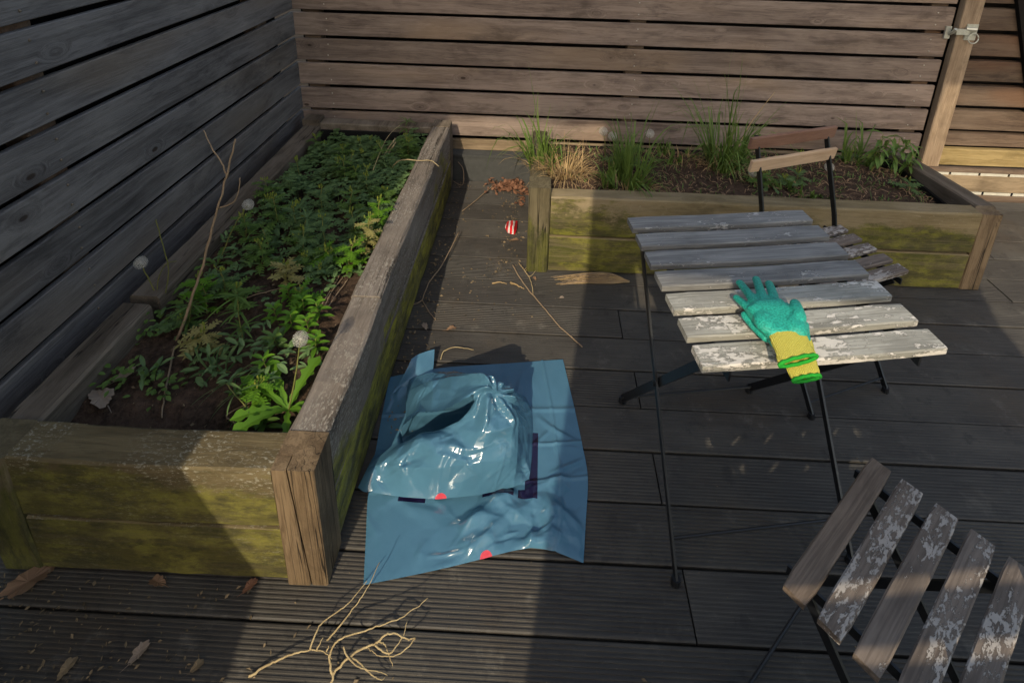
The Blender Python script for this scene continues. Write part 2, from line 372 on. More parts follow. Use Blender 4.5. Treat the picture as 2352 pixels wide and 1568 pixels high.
# ------------------------------------------------------------------ timber shapes
def beam(L, w, h, ch=.004, seg=8, warp=.002, seed=0, rough=0.0):
    """squared timber along local x, centred on y and z"""
    rs = random.Random(seed); b = MB(); rings = []
    a1, a2 = rs.uniform(-1, 1)*warp, rs.uniform(-1, 1)*warp; ph = rs.uniform(0, 6)
    for i in range(seg+1):
        x = -L/2 + L*i/seg; k = i/seg
        oy = a1*math.sin(math.pi*k*1.5+ph); oz = a2*math.sin(math.pi*k*1.3+ph*2)
        r = [(-w/2+ch, -h/2), (w/2-ch, -h/2), (w/2, -h/2+ch), (w/2, h/2-ch), (w/2-ch, h/2), (-w/2+ch, h/2), (-w/2, h/2-ch), (-w/2, -h/2+ch)]
        rings.append([(x, y+oy+rs.uniform(-1, 1)*rough, z+oz+rs.uniform(-1, 1)*rough) for y, z in r])
    b.loft(rings); return b
def orient(bm_, axis):
    if axis == 1: bm_.v = [(-y, x, z) for x, y, z in bm_.v]
    if axis == 2: bm_.v = [(-z, y, x) for x, y, z in bm_.v]
    return bm_
_seed = [0]
def timber(name, mat, parent, x0, x1, y0, y1, z0, z1, axis, ch=.004, warp=.002, seg=8, rough=.0006):
    _seed[0] += 1
    d = (x1-x0, y1-y0, z1-z0)
    L = d[axis]
    if axis == 0: w, h = d[1], d[2]
    elif axis == 1: w, h = d[0], d[2]
    else: w, h = d[1], d[0]
    b = orient(beam(L, w, h, ch, seg, warp, _seed[0], rough), axis)
    o = b.build(name, mat, parent)
    o.location = ((x0+x1)/2, (y0+y1)/2, (z0+z1)/2)
    return o
sb = MB(); sb.tube([(0, 0, 0), (0, -.0025, 0)], .0042, .0035, 8); SCREW = sb.mesh('screw', M['screw'], True); SCREW_DK = sb.mesh('screw', plain('rusted_screw_head', (.16, .13, .10), .7, .3), True)

# ------------------------------------------------------------------ fences
FY, FX = 2.888, -1.335
GAPZ = [.242, .384, .526, .669, .811, .954, 1.097, 1.239, 1.382, 1.525, 1.667]
GW = .0098
bf = empty('fence', (0, 0, 0), label='warm brown horizontal plank fence behind both planters, ending at the gate', cat='fence')
zs = [.168] + GAPZ
for i in range(len(zs)-1):
    z0 = zs[i] + (GW if i else 0); z1 = zs[i+1] - GW
    pk = timber('plank', M['fence_low'] if i == 0 else M['fence_back'], bf, FX-.02, 2.148, FY, FY+.022, z0, z1, 0, .003, .0022, 14)
    for sx in (.52, 2.06, -1.16):
        for zz in (z0+.03, z1-.03):
            if z1-z0 > .1: s = put('screw', SCREW, pk, (sx+rnd(-.006, .006)-pk.location.x, -.0115, zz-pk.location.z))
for x in (-1.25, .52, 2.08):
    timber('fence_post', M['gate'], bf, x-.045, x+.045, FY+.025, FY+.10, .0, 1.75, 2)
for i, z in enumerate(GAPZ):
    timber('dark_gap_backing', M['dark_timber'], bf, FX, 2.15, FY+.102, FY+.12, z-.0705, z+.0705, 0)  # added behind the plank gaps, their shade painted in near-black
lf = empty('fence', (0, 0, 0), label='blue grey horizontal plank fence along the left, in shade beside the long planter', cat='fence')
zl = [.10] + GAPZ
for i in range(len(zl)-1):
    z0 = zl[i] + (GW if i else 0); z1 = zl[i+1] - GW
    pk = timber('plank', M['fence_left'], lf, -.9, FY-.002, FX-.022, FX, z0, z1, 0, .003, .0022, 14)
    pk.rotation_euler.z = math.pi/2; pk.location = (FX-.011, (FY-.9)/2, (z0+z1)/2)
    for sy in (1.36, 2.86, .1):
        for zz in (z0+.03, z1-.03):
            s = put('screw', SCREW_DK, pk, (sy+rnd(-.006, .006)-pk.location.y, -.0115, zz-pk.location.z))
for y in (.1, 1.36, 2.6):
    timber('fence_post', M['gate'], lf, FX-.10, FX-.025, y-.045, y+.045, 0, 1.75, 2)
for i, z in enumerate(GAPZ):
    timber('dark_gap_backing', M['dark_timber'], lf, FX-.12, FX-.102, -.9, FY, z-.0705, z+.0705, 1)  # same added near-black backing, darkens the left fence gaps

# gate
gt = empty('gate', (2.6, 2.9, 0), label='dark brown plank gate on the right with pale stile and ring latch', cat='gate')
def T(o): o.location = o.location - gt.location; return o
T(timber('stile', M['stile'], gt, 2.170, 2.268, FY-.028, FY+.018, .168, 1.75, 2, .004, .003, 12))
T(timber('plank', M['gate'], gt, 2.22, 3.6, FY+.020, FY+.062, GAPZ[0]+.06, GAPZ[1]-.008, 0, .003, .001))
T(timber('bottom_rail', M['gate_low'], gt, 2.22, 3.6, FY-.02, FY+.018, .196, .298, 0, .005, .002))
for i in range(1, len(GAPZ)-1):
    T(timber('plank', M['gate'], gt, 2.22, 3.6, FY+.020, FY+.066, GAPZ[i]+.016, GAPZ[i+1]-.012, 0, .003, .001))
br = MB(); br.bar((2.405, FY+.006, 1.30), (2.80, FY+.006, .33), .052, .026, (0, 1, 0)); T(br.build('brace', M['dark_timber'], gt))
T(timber('dark_gap_backing', M['dark_timber'], gt, 2.16, 3.6, FY+.10, FY+.12, .17, 1.75, 0))  # added near-black sheet that makes the gate gaps read as shade
lt = MB(); lt.box(2.150, 2.215, FY-.046, FY-.034, .955, .985); lt.box(2.205, 2.262, FY-.034, FY-.028, .925, 1.01); lt.tube([(2.14, FY-.05, .985), (2.14, FY-.035, .965), (2.14, FY-.012, .95)], .009, .009, 8); lt.box(2.118, 2.146, FY-.012, FY-.002, .925, .99)
lt.tube([(2.2, FY-.036, .985), (2.245, FY-.048, .985)], .012, .012, 8)
lo = lt.build('latch', M['galv'], gt); lo.location = -gt.location
rg = MB(); rg.tube([(2.243+.026*math.cos(a), FY-.046+.004*math.sin(a), .938+.026*math.sin(a)) for a in [i*2*math.pi/20 for i in range(21)]], .0032, .0032, 6)
ro = rg.build('ring_handle', M['galv'], lo, smooth=True)
# low boards below the gate, pale strips stand in for light through their gaps
rs = empty('gate_step', (2.8, 2.85, 0), label='low step of mossy boards with pale strips as bright gaps under the gate', cat='step')
for z0, z1 in ((-.02, .028), (.050, .150), (.166, .192)):
    o = timber('plank', M['fence_low'] if z0 == .05 else M['gate'], rs, 2.16, 4.0, 2.84, 2.87, z0, z1, 0, .003, .001); o.location -= rs.location

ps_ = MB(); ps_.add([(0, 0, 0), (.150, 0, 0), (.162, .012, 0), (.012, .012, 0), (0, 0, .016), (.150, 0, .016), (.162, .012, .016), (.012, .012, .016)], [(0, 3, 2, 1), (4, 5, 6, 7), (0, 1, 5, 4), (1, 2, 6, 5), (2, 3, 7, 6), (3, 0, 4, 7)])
PS = ps_.mesh('gap_light_strip', plain('gap_light_pale', (.40, .38, .32), .8, .2, .3))  # light seen through the step gaps, painted as pale strips
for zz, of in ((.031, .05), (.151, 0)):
    for i in range(11): put('gap_light_strip', PS, rs, (2.17+of+i*.163-rs.location.x, 2.842-rs.location.y, zz))
# ------------------------------------------------------------------ left planter
ba = empty('raised_bed', (-.86, 1.83, 0), label='long mossy timber planter full of weeds along the left fence', cat='planter')
def A(o): o.location = o.location - ba.location; return o
cp = MB()                                   # split corner post: a long check runs down its face
def post_piece(xt0, xt1, xb0, xb1, y0, y1, z1, seg=10):
    rr = random.Random(int(xt0*-9999)); rings = []
    for i in range(seg+1):
        k = i/seg; x0 = xb0+(xt0-xb0)*k; x1 = xb1+(xt1-xb1)*k; j = rr.uniform(-.0007, .0007); c_ = .003
        rings.append([(x0+c_, y0+j, .002+(z1-.002)*k), (x1-c_, y0+j, .002+(z1-.002)*k), (x1+j, y0+c_, .002+(z1-.002)*k), (x1, y1, .002+(z1-.002)*k), (x0, y1, .002+(z1-.002)*k), (x0+j, y0+c_, .002+(z1-.002)*k)])
    cp.loft(rings)
post_piece(-.561, -.5275, -.561, -.506, .868, .905, .380); post_piece(-.5250, -.464, -.5040, -.464, .869, .905, .381)
post_piece(-.5605, -.4645, -.5605, -.4645, .905, .963, .3805)
o = cp.build('corner_post', M['post'], ba); o.location = -ba.location
A(timber('corner_post', M['post_dark'], ba, -1.262, -1.165, .868, .963, .002, .372, 2, .005, .003))
A(timber('corner_post', M['bed_left'], ba, -.565, -.468, 2.715, 2.80, .002, .386, 2, .005, .003))
A(timber('corner_post', M['bed_left'], ba, -1.27, -1.175, 2.72, 2.80, .002, .392, 2, .005, .003))
A(timber('front_board', M['bed_front'], ba, -1.163, -.563, .870, .964, .193, .374, 0, .005, .003, 12, .0012))
A(timber('front_board', M['bed_front'], ba, -1.163, -.563, .872, .964, .012, .183, 0, .003, .003, 12, .0012))
A(timber('right_board', M['bed_rail'], ba, -.562, -.466, .966, 1.415, .192, .378, 1, .007, .003, 10, .0016))
A(timber('right_board', M['bed_rail'], ba, -.566, -.470, 1.418, 2.713, .194, .383, 1, .008, .004, 20, .0018))
A(timber('right_board', M['bed_rail'], ba, -.560, -.468, .966, 2.713, .010, .188, 1, .006, .003, 16, .0014))
A(timber('left_board', M['bed_left'], ba, -1.262, -1.168, .966, 1.36, .19, .366, 1, .008, .003, 10, .0018))
A(timber('left_board', M['bed_left'], ba, -1.268, -1.172, 1.40, 2.718, .18, .358, 1, .008, .003, 16, .0018))
A(timber('left_board', M['bed_left'], ba, -1.262, -1.170, .966, 2.718, .010, .178, 1, .006, .003, 12, .0014))
A(timber('back_board', M['bed_left'], ba, -1.172, -.567, 2.722, 2.795, .18, .375, 0, .006, .003))
A(timber('back_board', M['bed_left'], ba, -1.172, -.567, 2.722, 2.795, .01, .176, 0, .006, .003))
lb = MB(); lb.box(-1.168, -.569, 2.712, 2.720, .02, .34); lb.box(-.577, -.569, .97, 2.71, .02, .335); o = lb.build('liner', M['liner'], ba); o.location = -ba.location

# right planter
bb = empty('raised_bed', (.95, 2.4, 0), label='shallow ochre timber planter with grass tussocks below the back fence', cat='planter')
def Bx(o): o.location = o.location - bb.location; return o
Bx(timber('corner_post', M['post_dark'], bb, -.024, .068, 2.050, 2.148, .002, .422, 2, .006, .003))
Bx(timber('corner_post', M['post'], bb, 1.868, 1.958, 2.058, 2.138, .002, .376, 2, .006, .003))
Bx(timber('front_board', M['bed_b'], bb, .071, 1.862, 2.052, 2.130, .191, .382, 0, .006, .004, 16, .0014))
Bx(timber('front_board', M['bed_b'], bb, .071, 1.862, 2.054, 2.128, .010, .182, 0, .003, .004, 16, .0014))
Bx(timber('left_board', M['post_dark'], bb, -.022, .058, 2.152, 2.78, .01, .355, 1, .006, .003))
o = Bx(timber('right_board', M['bed_left'], bb, 1.872, 1.956, 2.10, 2.75, .17, .365, 1, .007, .003)); o.rotation_euler.x = R(-4.2)
Bx(timber('right_board', M['bed_left'], bb, 1.872, 1.952, 2.14, 2.75, .01, .165, 1, .007, .003))
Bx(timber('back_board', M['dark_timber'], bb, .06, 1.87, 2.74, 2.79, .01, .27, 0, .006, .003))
lb = MB(); lb.box(1.855, 1.868, 2.14, 2.73, .02, .31); o = lb.build('liner', M['liner'], bb); o.location = -bb.location

# ------------------------------------------------------------------ table
def slat_mesh(L, w, th, mat, seed, bow=0.0):
    rs_ = random.Random(seed); b = MB(); rings = []; n = 10; ch = .003
    tw = rs_.uniform(-.006, .006)
    for i in range(n+1):
        k = i/n; x = -L/2+L*k; oz = -bow*math.sin(math.pi*k); a = tw*(k-.5)
        e = .0025 if i in (0, n) else 0
        r = [(-w/2+ch, -th), (w/2-ch, -th), (w/2-e, -th+ch), (w/2-e, -ch), (w/2-ch-e, -e), (-w/2+ch+e, -e), (-w/2+e, -ch), (-w/2+e, -th+ch)]
        rings.append([(x, y+rs_.uniform(-.0004, .0004), z+oz+y*a*3+rs_.uniform(-.0003, .0003)) for y, z in r])
    b.loft(rings); return b.mesh('slat', mat)
TA, TX, TY, TZ = .1465, .354, .887, .705
tb = empty('folding_table', (TX, TY, 0), TA, label='weathered slatted folding table with black steel legs, gloves lying on it', cat='table')
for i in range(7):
    o = put('slat', slat_mesh(.55, .060, .019, M['slat_table_lit'] if i < 3 else M['slat_table'], 50+i, .004), tb, (.275, .030+i*.080, TZ + rnd(-.001, .001)))
    o.rotation_euler = (rnd(-.012, .012), 0, rnd(-.004, .004))
for x in (.060, .490):
    b = MB(); b.bar((x, .0, TZ-.032), (x, .54, TZ-.032), .024, .005, (1, 0, 0)); b.build('side_rail', M['steel'], tb)
def leg(parent, x, y0, y1, z1, w=.018):
    b = MB(); b.bar((x, y0, .014), (x, y1, z1), w, .006, (1, 0, 0))
    o = b.build('leg', M['steel'], parent)
    f = MB(); f.tube([(x, y0, .0005), (x, y0, .020)], .0125, .011, 10); f.build('foot_cap', M['steel'], o)
    return o
for x, s in ((.030, 1), (.495, -1)):
    leg(tb, x, .022, .50, TZ-.03); leg(tb, x+.010*s, .530, .045, TZ-.03, .022)
    b = MB(); b.tube([(x-.008, .277, .355), (x+.018*s, .277, .355)], .006, .006, 8); b.build('pivot', M['steel'], tb)
for y, z in ((.075, .075), (.515, .035)):
    b = MB(); b.tube([(.030, y, z), (.495, y, z)], .0042, .0042, 8); b.build('cross_rod', M['steel'], tb)

# ------------------------------------------------------------------ chairs
def chair(loc, rz, label, bareset, seed):
    c = empty('folding_chair', loc, rz, label=label, cat='chair', group='slatted folding bistro chairs')
    for i in range(5):
        mt = M['slat_bare'] if i in bareset else M['slat_chair']
        o = put('seat_slat', slat_mesh(.381, .0430, .016, mt, seed+i, .002), c, (0, -.118+i*.0592, .458+rnd(-.001, .001)))
        o.rotation_euler = (rnd(-.01, .01), 0, rnd(-.008, .008))
    for s in (-1, 1):
        b = MB(); b.bar((s*.145, -.150, .432), (s*.145, .165, .432), .020, .005, (1, 0, 0)); b.build('seat_rail', M['steel'], c)
        b = MB()
        pts = [(s*.163, -.185, .012), (s*.163, .135, .445), (s*.163, .150, .50), (s*.155-.014, .245, .815)]
        for p0, p1 in zip(pts, pts[1:]): b.bar(p0, p1, .019, .006, (1, 0, 0))
        o = b.build('back_leg', M['steel'], c)
        f = MB(); f.tube([(s*.163, -.185, .0005), (s*.163, -.185, .02)], .012, .0105, 10); f.build('foot_cap', M['steel'], o)
        o = MB(); o.bar((s*.136, .215, .012), (s*.136, -.13, .425), .019, .006, (1, 0, 0)); o = o.build('front_leg', M['steel'], c)
        f = MB(); f.tube([(s*.136, .215, .0005), (s*.136, .215, .02)], .012, .0105, 10); f.build('foot_cap', M['steel'], o)
    b = MB(); b.tube([(-.163, -.165, .04), (.163, -.165, .04)], .004, .004, 8); b.build('cross_rod', M['steel'], c)
    b = MB(); b.tube([(-.136, .20, .03), (.136, .20, .03)], .004, .004, 8); b.build('cross_rod', M['steel'], c)
    for z, y, mt in ((.794, .222, M['slat_back']), (.716, .203, M['slat_new'])):
        o = put('backrest_slat', slat_mesh(.381, .050, .014, mt, seed+20+int(z*100), 0), c, (-.016, y, z)); o.rotation_euler = (R(-97), 0, 0)
        o.rotation_euler.x = R(-80)+math.pi
    return c
cv = Vector((.764, .645)); cu = Vector((.645, -.764)); p0 = Vector((.4644, .6644))
cc = p0 + cv*.1907 + cu*.1395
chair((cc.x, cc.y, 0), math.atan2(-.645, -.764), 'flaking grey brown slatted chair in the near right corner, striped by light', (0,), 200)
ang = .36
bu = Vector((math.cos(ang), math.sin(ang))); bv = Vector((-math.sin(ang), math.cos(ang)))
bc = Vector((1.192, 1.689)) - bu*.190
chair((bc.x, bc.y, 0), ang, 'slatted chair with two bare backrest slats tucked behind the table', (), 300)

# ------------------------------------------------------------------ gloves
def remesh(b, voxel, smooth_it=6):
    me = b.mesh('tmp', []); o = bpy.data.objects.new('tmp', me); C.objects.link(o)
    md = o.modifiers.new('r', 'REMESH'); md.mode = 'VOXEL'; md.voxel_size = voxel
    ms = o.modifiers.new('s', 'SMOOTH'); ms.factor = .6; ms.iterations = smooth_it
    dg = bpy.context.evaluated_depsgraph_get(); me2 = bpy.data.meshes.new_from_object(o.evaluated_get(dg))
    bpy.data.objects.remove(o); me2.polygons.foreach_set('use_smooth', [True]*len(me2.polygons)); me2.materials.clear()
    return me2
t = NT('crinkled_green_latex'); p = t.coords(); n1 = t.noise(p, 260, 3, .6); n2 = t.noise(p, 40, 3)
t.bump(t.math('ADD', n1, t.math('MULTIPLY', n2, .6)), 1.0, .0022)
M['latex'] = t.out(t.mix(t.ss(n1, .35, .65), (.000, .25, .18), (.004, .43, .31)), .42, .5)
t = NT('yellow_knit'); p = t.coords(False)
wv = t.new('ShaderNodeTexWave', wave_type='BANDS'); wv.inputs['Scale'].default_value = 95; wv.inputs['Distortion'].default_value = 1.5; wv.inputs['Detail'].default_value = 2; t.l.new(p, wv.inputs['Vector'])
nk = t.noise(p, 420, 3)
t.bump(t.math('ADD', wv.outputs['Fac'], nk), .9, .0016)
M['knit'] = t.out(t.mix(t.math('MULTIPLY', wv.outputs['Fac'], t.ss(nk, .3, .7)), (.58, .50, .085), (.78, .70, .17)), .9, .15)
M['hem'] = plain('green_knit_hem', (.01, .33, .035), .85, .2, .3, 300, bump=.8, bs=500)
def gz(x, y, z): return at(1646.4+.185*x, 611.5+.185*y, z)
def ellipsoid(b, c, ax, ay, az):
    n, m_ = 14, 8; rings = []
    for i in range(1, m_):
        th = math.pi*i/m_
        rings.append([c + ax*math.cos(2*math.pi*j/n)*math.sin(th) + ay*math.sin(2*math.pi*j/n)*math.sin(th) + az*math.cos(th) for j in range(n)])
    b.loft(rings)
def slab(b, poly, zc, th, n=3):
    """soft-edged slab from an outline of (x, y, z) points"""
    cen = sum(poly, Vector())/len(poly); rings = []
    for k, (s_, dz) in enumerate(((.80, -th/2), (.97, -th*.25), (.97, th*.25), (.80, th/2))):
        rings.append([cen + (q-cen)*s_ + Vector((0, 0, dz)) for q in poly])
    b.loft(rings)
def finger(b, pts, r0, r1):
    P = [gz(*p) for p in pts]
    Q = []
    for i in range(len(P)-1):
        for k in range(4): Q.append(P[i].lerp(P[i+1], k/4))
    Q.append(P[-1]); b.tube(Q, r0, r1, 10, .8, Vector((0, 0, 1)))
    e = Q[-1]; d = (Q[-1]-Q[-2]).normalized(); ellipsoid(b, e, d*r1, Vector((0, 0, 1)).cross(d)*r1, Vector((0, 0, 1))*r1*.82)
def tubular_cuff(name_parent, top, bot, th0, th1, mat, open_=.012):
    """flattened sleeve between two edges given as (left, right) points"""
    b = MB(); rings = []; n = 20; m_ = 8
    for i in range(m_+1):
        k = i/m_; l = top[0].lerp(bot[0], k); r = top[1].lerp(bot[1], k); c = (l+r)/2; ax = (r-l)/2; th = th0+(th1-th0)*k
        w = 1 + .03*math.sin(k*9)
        rings.append([c + ax*w*math.cos(2*math.pi*j/n) + Vector((0, 0, 1))*th*math.sin(2*math.pi*j/n) + Vector((0, 0, .0012*math.sin(j*3.1+i*1.7))) for j in range(n)])
    inner = [[p_.lerp(sum(r, Vector())/n, .12) for p_ in r] for r in rings[::-1]]
    b.loft(rings+inner[:6], cap=False)
    o = b.build('cuff', mat, name_parent, smooth=True)
    h = MB(); ring = rings[-1] + [rings[-1][0]]
    h.tube(ring, .0036, .0036, 8); h.build('hem', M['hem'], o, smooth=True)
g2 = empty('glove', gz(800, 1000, .716), label='yellow cuffed green glove lying underneath, only finger and cuff showing', cat='glove', group='pair of gardening gloves')
def local(o, root): o.location = -root.location; return o
b = MB()
finger(b, [(640, 900, .722), (480, 760, .722), (350, 610, .724)], .0125, .010)
finger(b, [(1000, 640, .720), (930, 560, .722), (870, 500, .724)], .012, .010)
slab(b, [gz(*q) for q in ((560, 840, .722), (520, 700, .722), (900, 560, .722), (1150, 720, .722), (1180, 960, .722), (700, 1010, .722))], .722, .020)
me = remesh(b, .0026); me.materials.append(M['latex']); local(put('coated_palm', me, g2), g2)
class _L: pass
tubular_cuff(g2, (gz(690, 960, .722), gz(1180, 920, .722)), (gz(945, 1420, .708), gz(1288, 1360, .708)), .010, .006, M['knit'])
for o in list(g2.children):
    if o.name.startswith('cuff'): local(o, g2)
g1 = empty('glove', gz(700, 800, .735), label='green rubber coated glove on top, palm up with fingers spread', cat='glove', group='pair of gardening gloves')
b = MB()
finger(b, [(470, 600, .742), (370, 500, .738), (245, 390, .726)], .0115, .0092)
finger(b, [(560, 560, .746), (420, 370, .744), (285, 205, .730)], .0125, .0098)
finger(b, [(620, 560, .748), (550, 330, .748), (490, 160, .734)], .0130, .0100)
finger(b, [(740, 560, .748), (700, 350, .746), (650, 215, .732)], .0130, .0102)
finger(b, [(960, 760, .748), (1020, 620, .760), (975, 470, .760)], .0190, .0125)
slab(b, [gz(*q) for q in ((350, 540, .742), (450, 450, .744), (640, 430, .746), (800, 430, .746), (960, 600, .748), (1120, 640, .748), (1110, 850, .746), (880, 910, .744), (650, 890, .742), (480, 710, .742))], .745, .030)
ellipsoid(b, gz(980, 740, .752), Vector((.024, 0, 0)), Vector((0, .030, 0)), Vector((0, 0, .015)))
ellipsoid(b, gz(600, 690, .748), Vector((.022, -.012, 0)), Vector((.012, .030, 0)), Vector((0, 0, .015)))
me = remesh(b, .0024); me.materials.append(M['latex']); local(put('coated_palm', me, g1), g1)
tubular_cuff(g1, (gz(650, 865, .744), gz(1100, 840, .746)), (gz(775, 1225, .742), gz(1245, 1115, .744)), .012, .0085, M['knit'])
for o in list(g1.children):
    if o.name.startswith('cuff'): local(o, g1)

# ------------------------------------------------------------------ plastic bag
def catmull(a, b_, c, d, t_):
    return .5*((2*b_) + (c-a)*t_ + (2*a-5*b_+4*c-d)*t_*t_ + (3*b_-a-3*c+d)*t_**3)
def patch(ctrl, nu, nv, sharp=0.0):
    rows = len(ctrl); cols = len(ctrl[0])
    def catmull(a, b_, c, d, t_):
        s = .5*((2*b_) + (c-a)*t_ + (2*a-5*b_+4*c-d)*t_*t_ + (3*b_-a-3*c+d)*t_**3)
        return s.lerp(b_.lerp(c, t_), sharp) if sharp else s
    def row(r, u):
        f = u*(cols-1); i = min(int(f), cols-2); t_ = f-i; g_ = lambda k: ctrl[r][max(0, min(cols-1, k))]
        return catmull(g_(i-1), g_(i), g_(i+1), g_(i+2), t_)
    out = []
    for a in range(nv+1):
        line = []
        for c in range(nu+1):
            u = c/nu; vv = a/nv
            if sharp: u = min(1, max(0, u+.05*noise.noise(Vector((u*5, vv*5, 1)))*min(1, 8*min(u, 1-u)))); vv = min(1, max(0, vv+.05*noise.noise(Vector((u*5, vv*5, 9)))*min(1, 8*min(vv, 1-vv))))
            f = vv*(rows-1); i = min(int(f), rows-2); t_ = f-i; g_ = lambda k: row(max(0, min(rows-1, k)), u)
            line.append(catmull(g_(i-1), g_(i), g_(i+1), g_(i+2), t_))
        out.append(line)
    return out
def crumple(p_, s_, seed=0.0):
    q = Vector((p_.x*s_+seed, p_.y*s_-seed, p_.z*s_*.6+seed*2))
    d, _ = noise.voronoi(q)
    return d[0]-.35 + .5*(d[1]-d[0])
t = NT('blue_polythene'); p = t.coords(False)
uvn = t.new('ShaderNodeUVMap'); uvn.uv_map = 'sheet'
us = t.new('ShaderNodeSeparateXYZ'); t.l.new(uvn.outputs[0], us.inputs[0]); u_, v_ = us.outputs[0], us.outputs[1]
def rect(x0, x1, y0, y1):
    f = lambda a, b_: t.math('MULTIPLY', t.math('GREATER_THAN', a, b_[0]), t.math('LESS_THAN', a, b_[1]))
    return t.math('MULTIPLY', f(u_, (x0, x1)), f(v_, (y0, y1)))
def dot(x, y, r_):
    dx = t.math('SUBTRACT', u_, x); dy = t.math('SUBTRACT', v_, y)
    return t.math('LESS_THAN', t.math('ADD', t.math('MULTIPLY', dx, dx), t.math('MULTIPLY', dy, dy)), r_*r_)
a1, a2 = at(1212, 1000), at(1238, 1140)
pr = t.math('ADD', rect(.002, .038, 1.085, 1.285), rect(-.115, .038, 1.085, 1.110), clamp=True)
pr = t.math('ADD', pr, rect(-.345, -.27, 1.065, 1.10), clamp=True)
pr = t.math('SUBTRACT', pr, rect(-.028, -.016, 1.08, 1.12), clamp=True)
dd = at(1117, 1287)
pk_ = t.math('ADD', dot(dd.x, dd.y, .016), dot(5.50, 5.0, .035), clamp=True)
base = t.mix(t.noise(p, 14, 3), (.060, .175, .270), (.085, .225, .335))
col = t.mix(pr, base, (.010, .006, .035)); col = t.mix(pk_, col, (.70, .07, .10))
cr = t.noise(p, 55, 4, .6, .8)
t.bump(cr, .16, .003)
t.out(col, .17, .6)
t.b.inputs['Coat Weight'].default_value = .4; t.b.inputs['Coat Roughness'].default_value = .12
tr = t.new('ShaderNodeBsdfTranslucent'); t.l.new(col, tr.inputs[0]); mx = t.new('ShaderNodeMixShader'); mx.inputs[0].default_value = .22
t.l.new(t.b.outputs[0], mx.inputs[1]); t.l.new(tr.outputs[0], mx.inputs[2]); t.l.new(mx.outputs[0], t.n['Material Output'].inputs['Surface'])
M['bag'] = t.mat
def grid_mesh(name, G, uvf, tear=9.0):
    nv = len(G); nu = len(G[0]); me = bpy.data.meshes.new(name)
    whole = lambda a, c: max(G[a][c].z, G[a][c+1].z, G[a+1][c].z, G[a+1][c+1].z)-min(G[a][c].z, G[a][c+1].z, G[a+1][c].z, G[a+1][c+1].z) < tear
    me.from_pydata([tuple(p_) for r in G for p_ in r], [], [(a*nu+c, a*nu+c+1, (a+1)*nu+c+1, (a+1)*nu+c) for a in range(nv-1) for c in range(nu-1) if whole(a, c)])
    lay = me.uv_layers.new(name='sheet')
    for pl_ in me.polygons:
        for li, vi in zip(pl_.loop_indices, pl_.vertices): lay.data[li].uv = uvf(vi//nu/(nv-1), vi % nu/(nu-1), me.vertices[vi].co)
    me.polygons.foreach_set('use_smooth', [True]*len(me.polygons)); me.materials.append(M['bag']); return me
bag = empty('plastic_bag', at(1100, 1100), label='crumpled blue plastic sack folded over itself on the deck', cat='bag')
# flat lower layer: rows from the near edge to the far edge
Z0 = .005
lower = [[(835, 1343), (925, 1325), (1020, 1305), (1110, 1283), (1190, 1263), (1262, 1264), (1340, 1293)],
         [(840, 1240), (930, 1230), (1020, 1220), (1110, 1205), (1200, 1195), (1275, 1200), (1345, 1205)],
         [(846, 1130), (930, 1125), (1020, 1118), (1110, 1112), (1200, 1108), (1275, 1102), (1350, 1095)],
         [(862, 1040), (940, 1035), (1025, 1030), (1110, 1025), (1195, 1022), (1265, 1020), (1336, 1015)],
         [(878, 950), (950, 945), (1030, 940), (1110, 938), (1190, 936), (1255, 936), (1319, 935)],
         [(895, 866), (960, 852), (1030, 843), (1100, 838), (1170, 834), (1235, 829), (1293, 825)]]
G = patch([[at(x, y, Z0) for x, y in r] for r in lower], 110, 110)
random.seed(4)
def creases(n, u0, u1, v0, v1, lo, hi, wid):
    return [(rnd(u0, u1), rnd(v0, v1), rnd(0, math.pi), rnd(.05, .22), rnd(lo, hi)*random.choice((1, 1, -1)), wid*rnd(.6, 1.6)) for _ in range(n)]
def tent(cs, u, v):
    z = 0
    for cu_, cv_, an, ln, h_, wd in cs:
        du, dv_ = u-cu_, v-cv_; s_ = du*math.cos(an)+dv_*math.sin(an); d_ = abs(-du*math.sin(an)+dv_*math.cos(an))
        if abs(s_) < ln and d_ < wd: z += h_*(1-d_/wd)*(1-abs(s_)/ln)**.7
    return z
class Facets:                                      # piecewise flat random relief, sharp at the folds
    def __init__(s, n, seed): rr = random.Random(seed); s.n = n; s.g = [[rr.uniform(-1, 1) for _ in range(n+4)] for _ in range(n+4)]
    def __call__(s, u, v):
        u = u + .35/s.n*noise.noise(Vector((u*s.n*.5, v*s.n*.5, 3.1))); v = v + .35/s.n*noise.noise(Vector((u*s.n*.5, v*s.n*.5, 7.7)))
        x = max(0, u)*s.n+1; y = max(0, v)*s.n+1; i, j = int(x), int(y); fx, fy = x-i, y-j; g_ = s.g
        i = min(i, s.n+2); j = min(j, s.n+2); a_, b_, c_, d_ = g_[i][j], g_[i+1][j], g_[i][j+1], g_[i+1][j+1]
        if (i+j) % 2:
            return a_+(b_-a_)*fx+(d_-b_)*fy if fx > fy else a_+(d_-c_)*fx+(c_-a_)*fy
        return a_+(b_-a_)*fx+(c_-a_)*fy if fx+fy < 1 else d_+(c_-d_)*(1-fx)+(b_-d_)*(1-fy)
F1, F2, F3 = Facets(5, 1), Facets(9, 2), Facets(26, 3)
CL = creases(60, 0, 1, 0, 1, .003, .009, .026) + creases(26, .45, 1, .02, .35, .006, .016, .06)
NG = 150
G = patch([[at(x, y, Z0) for x, y in r] for r in lower], NG, NG)
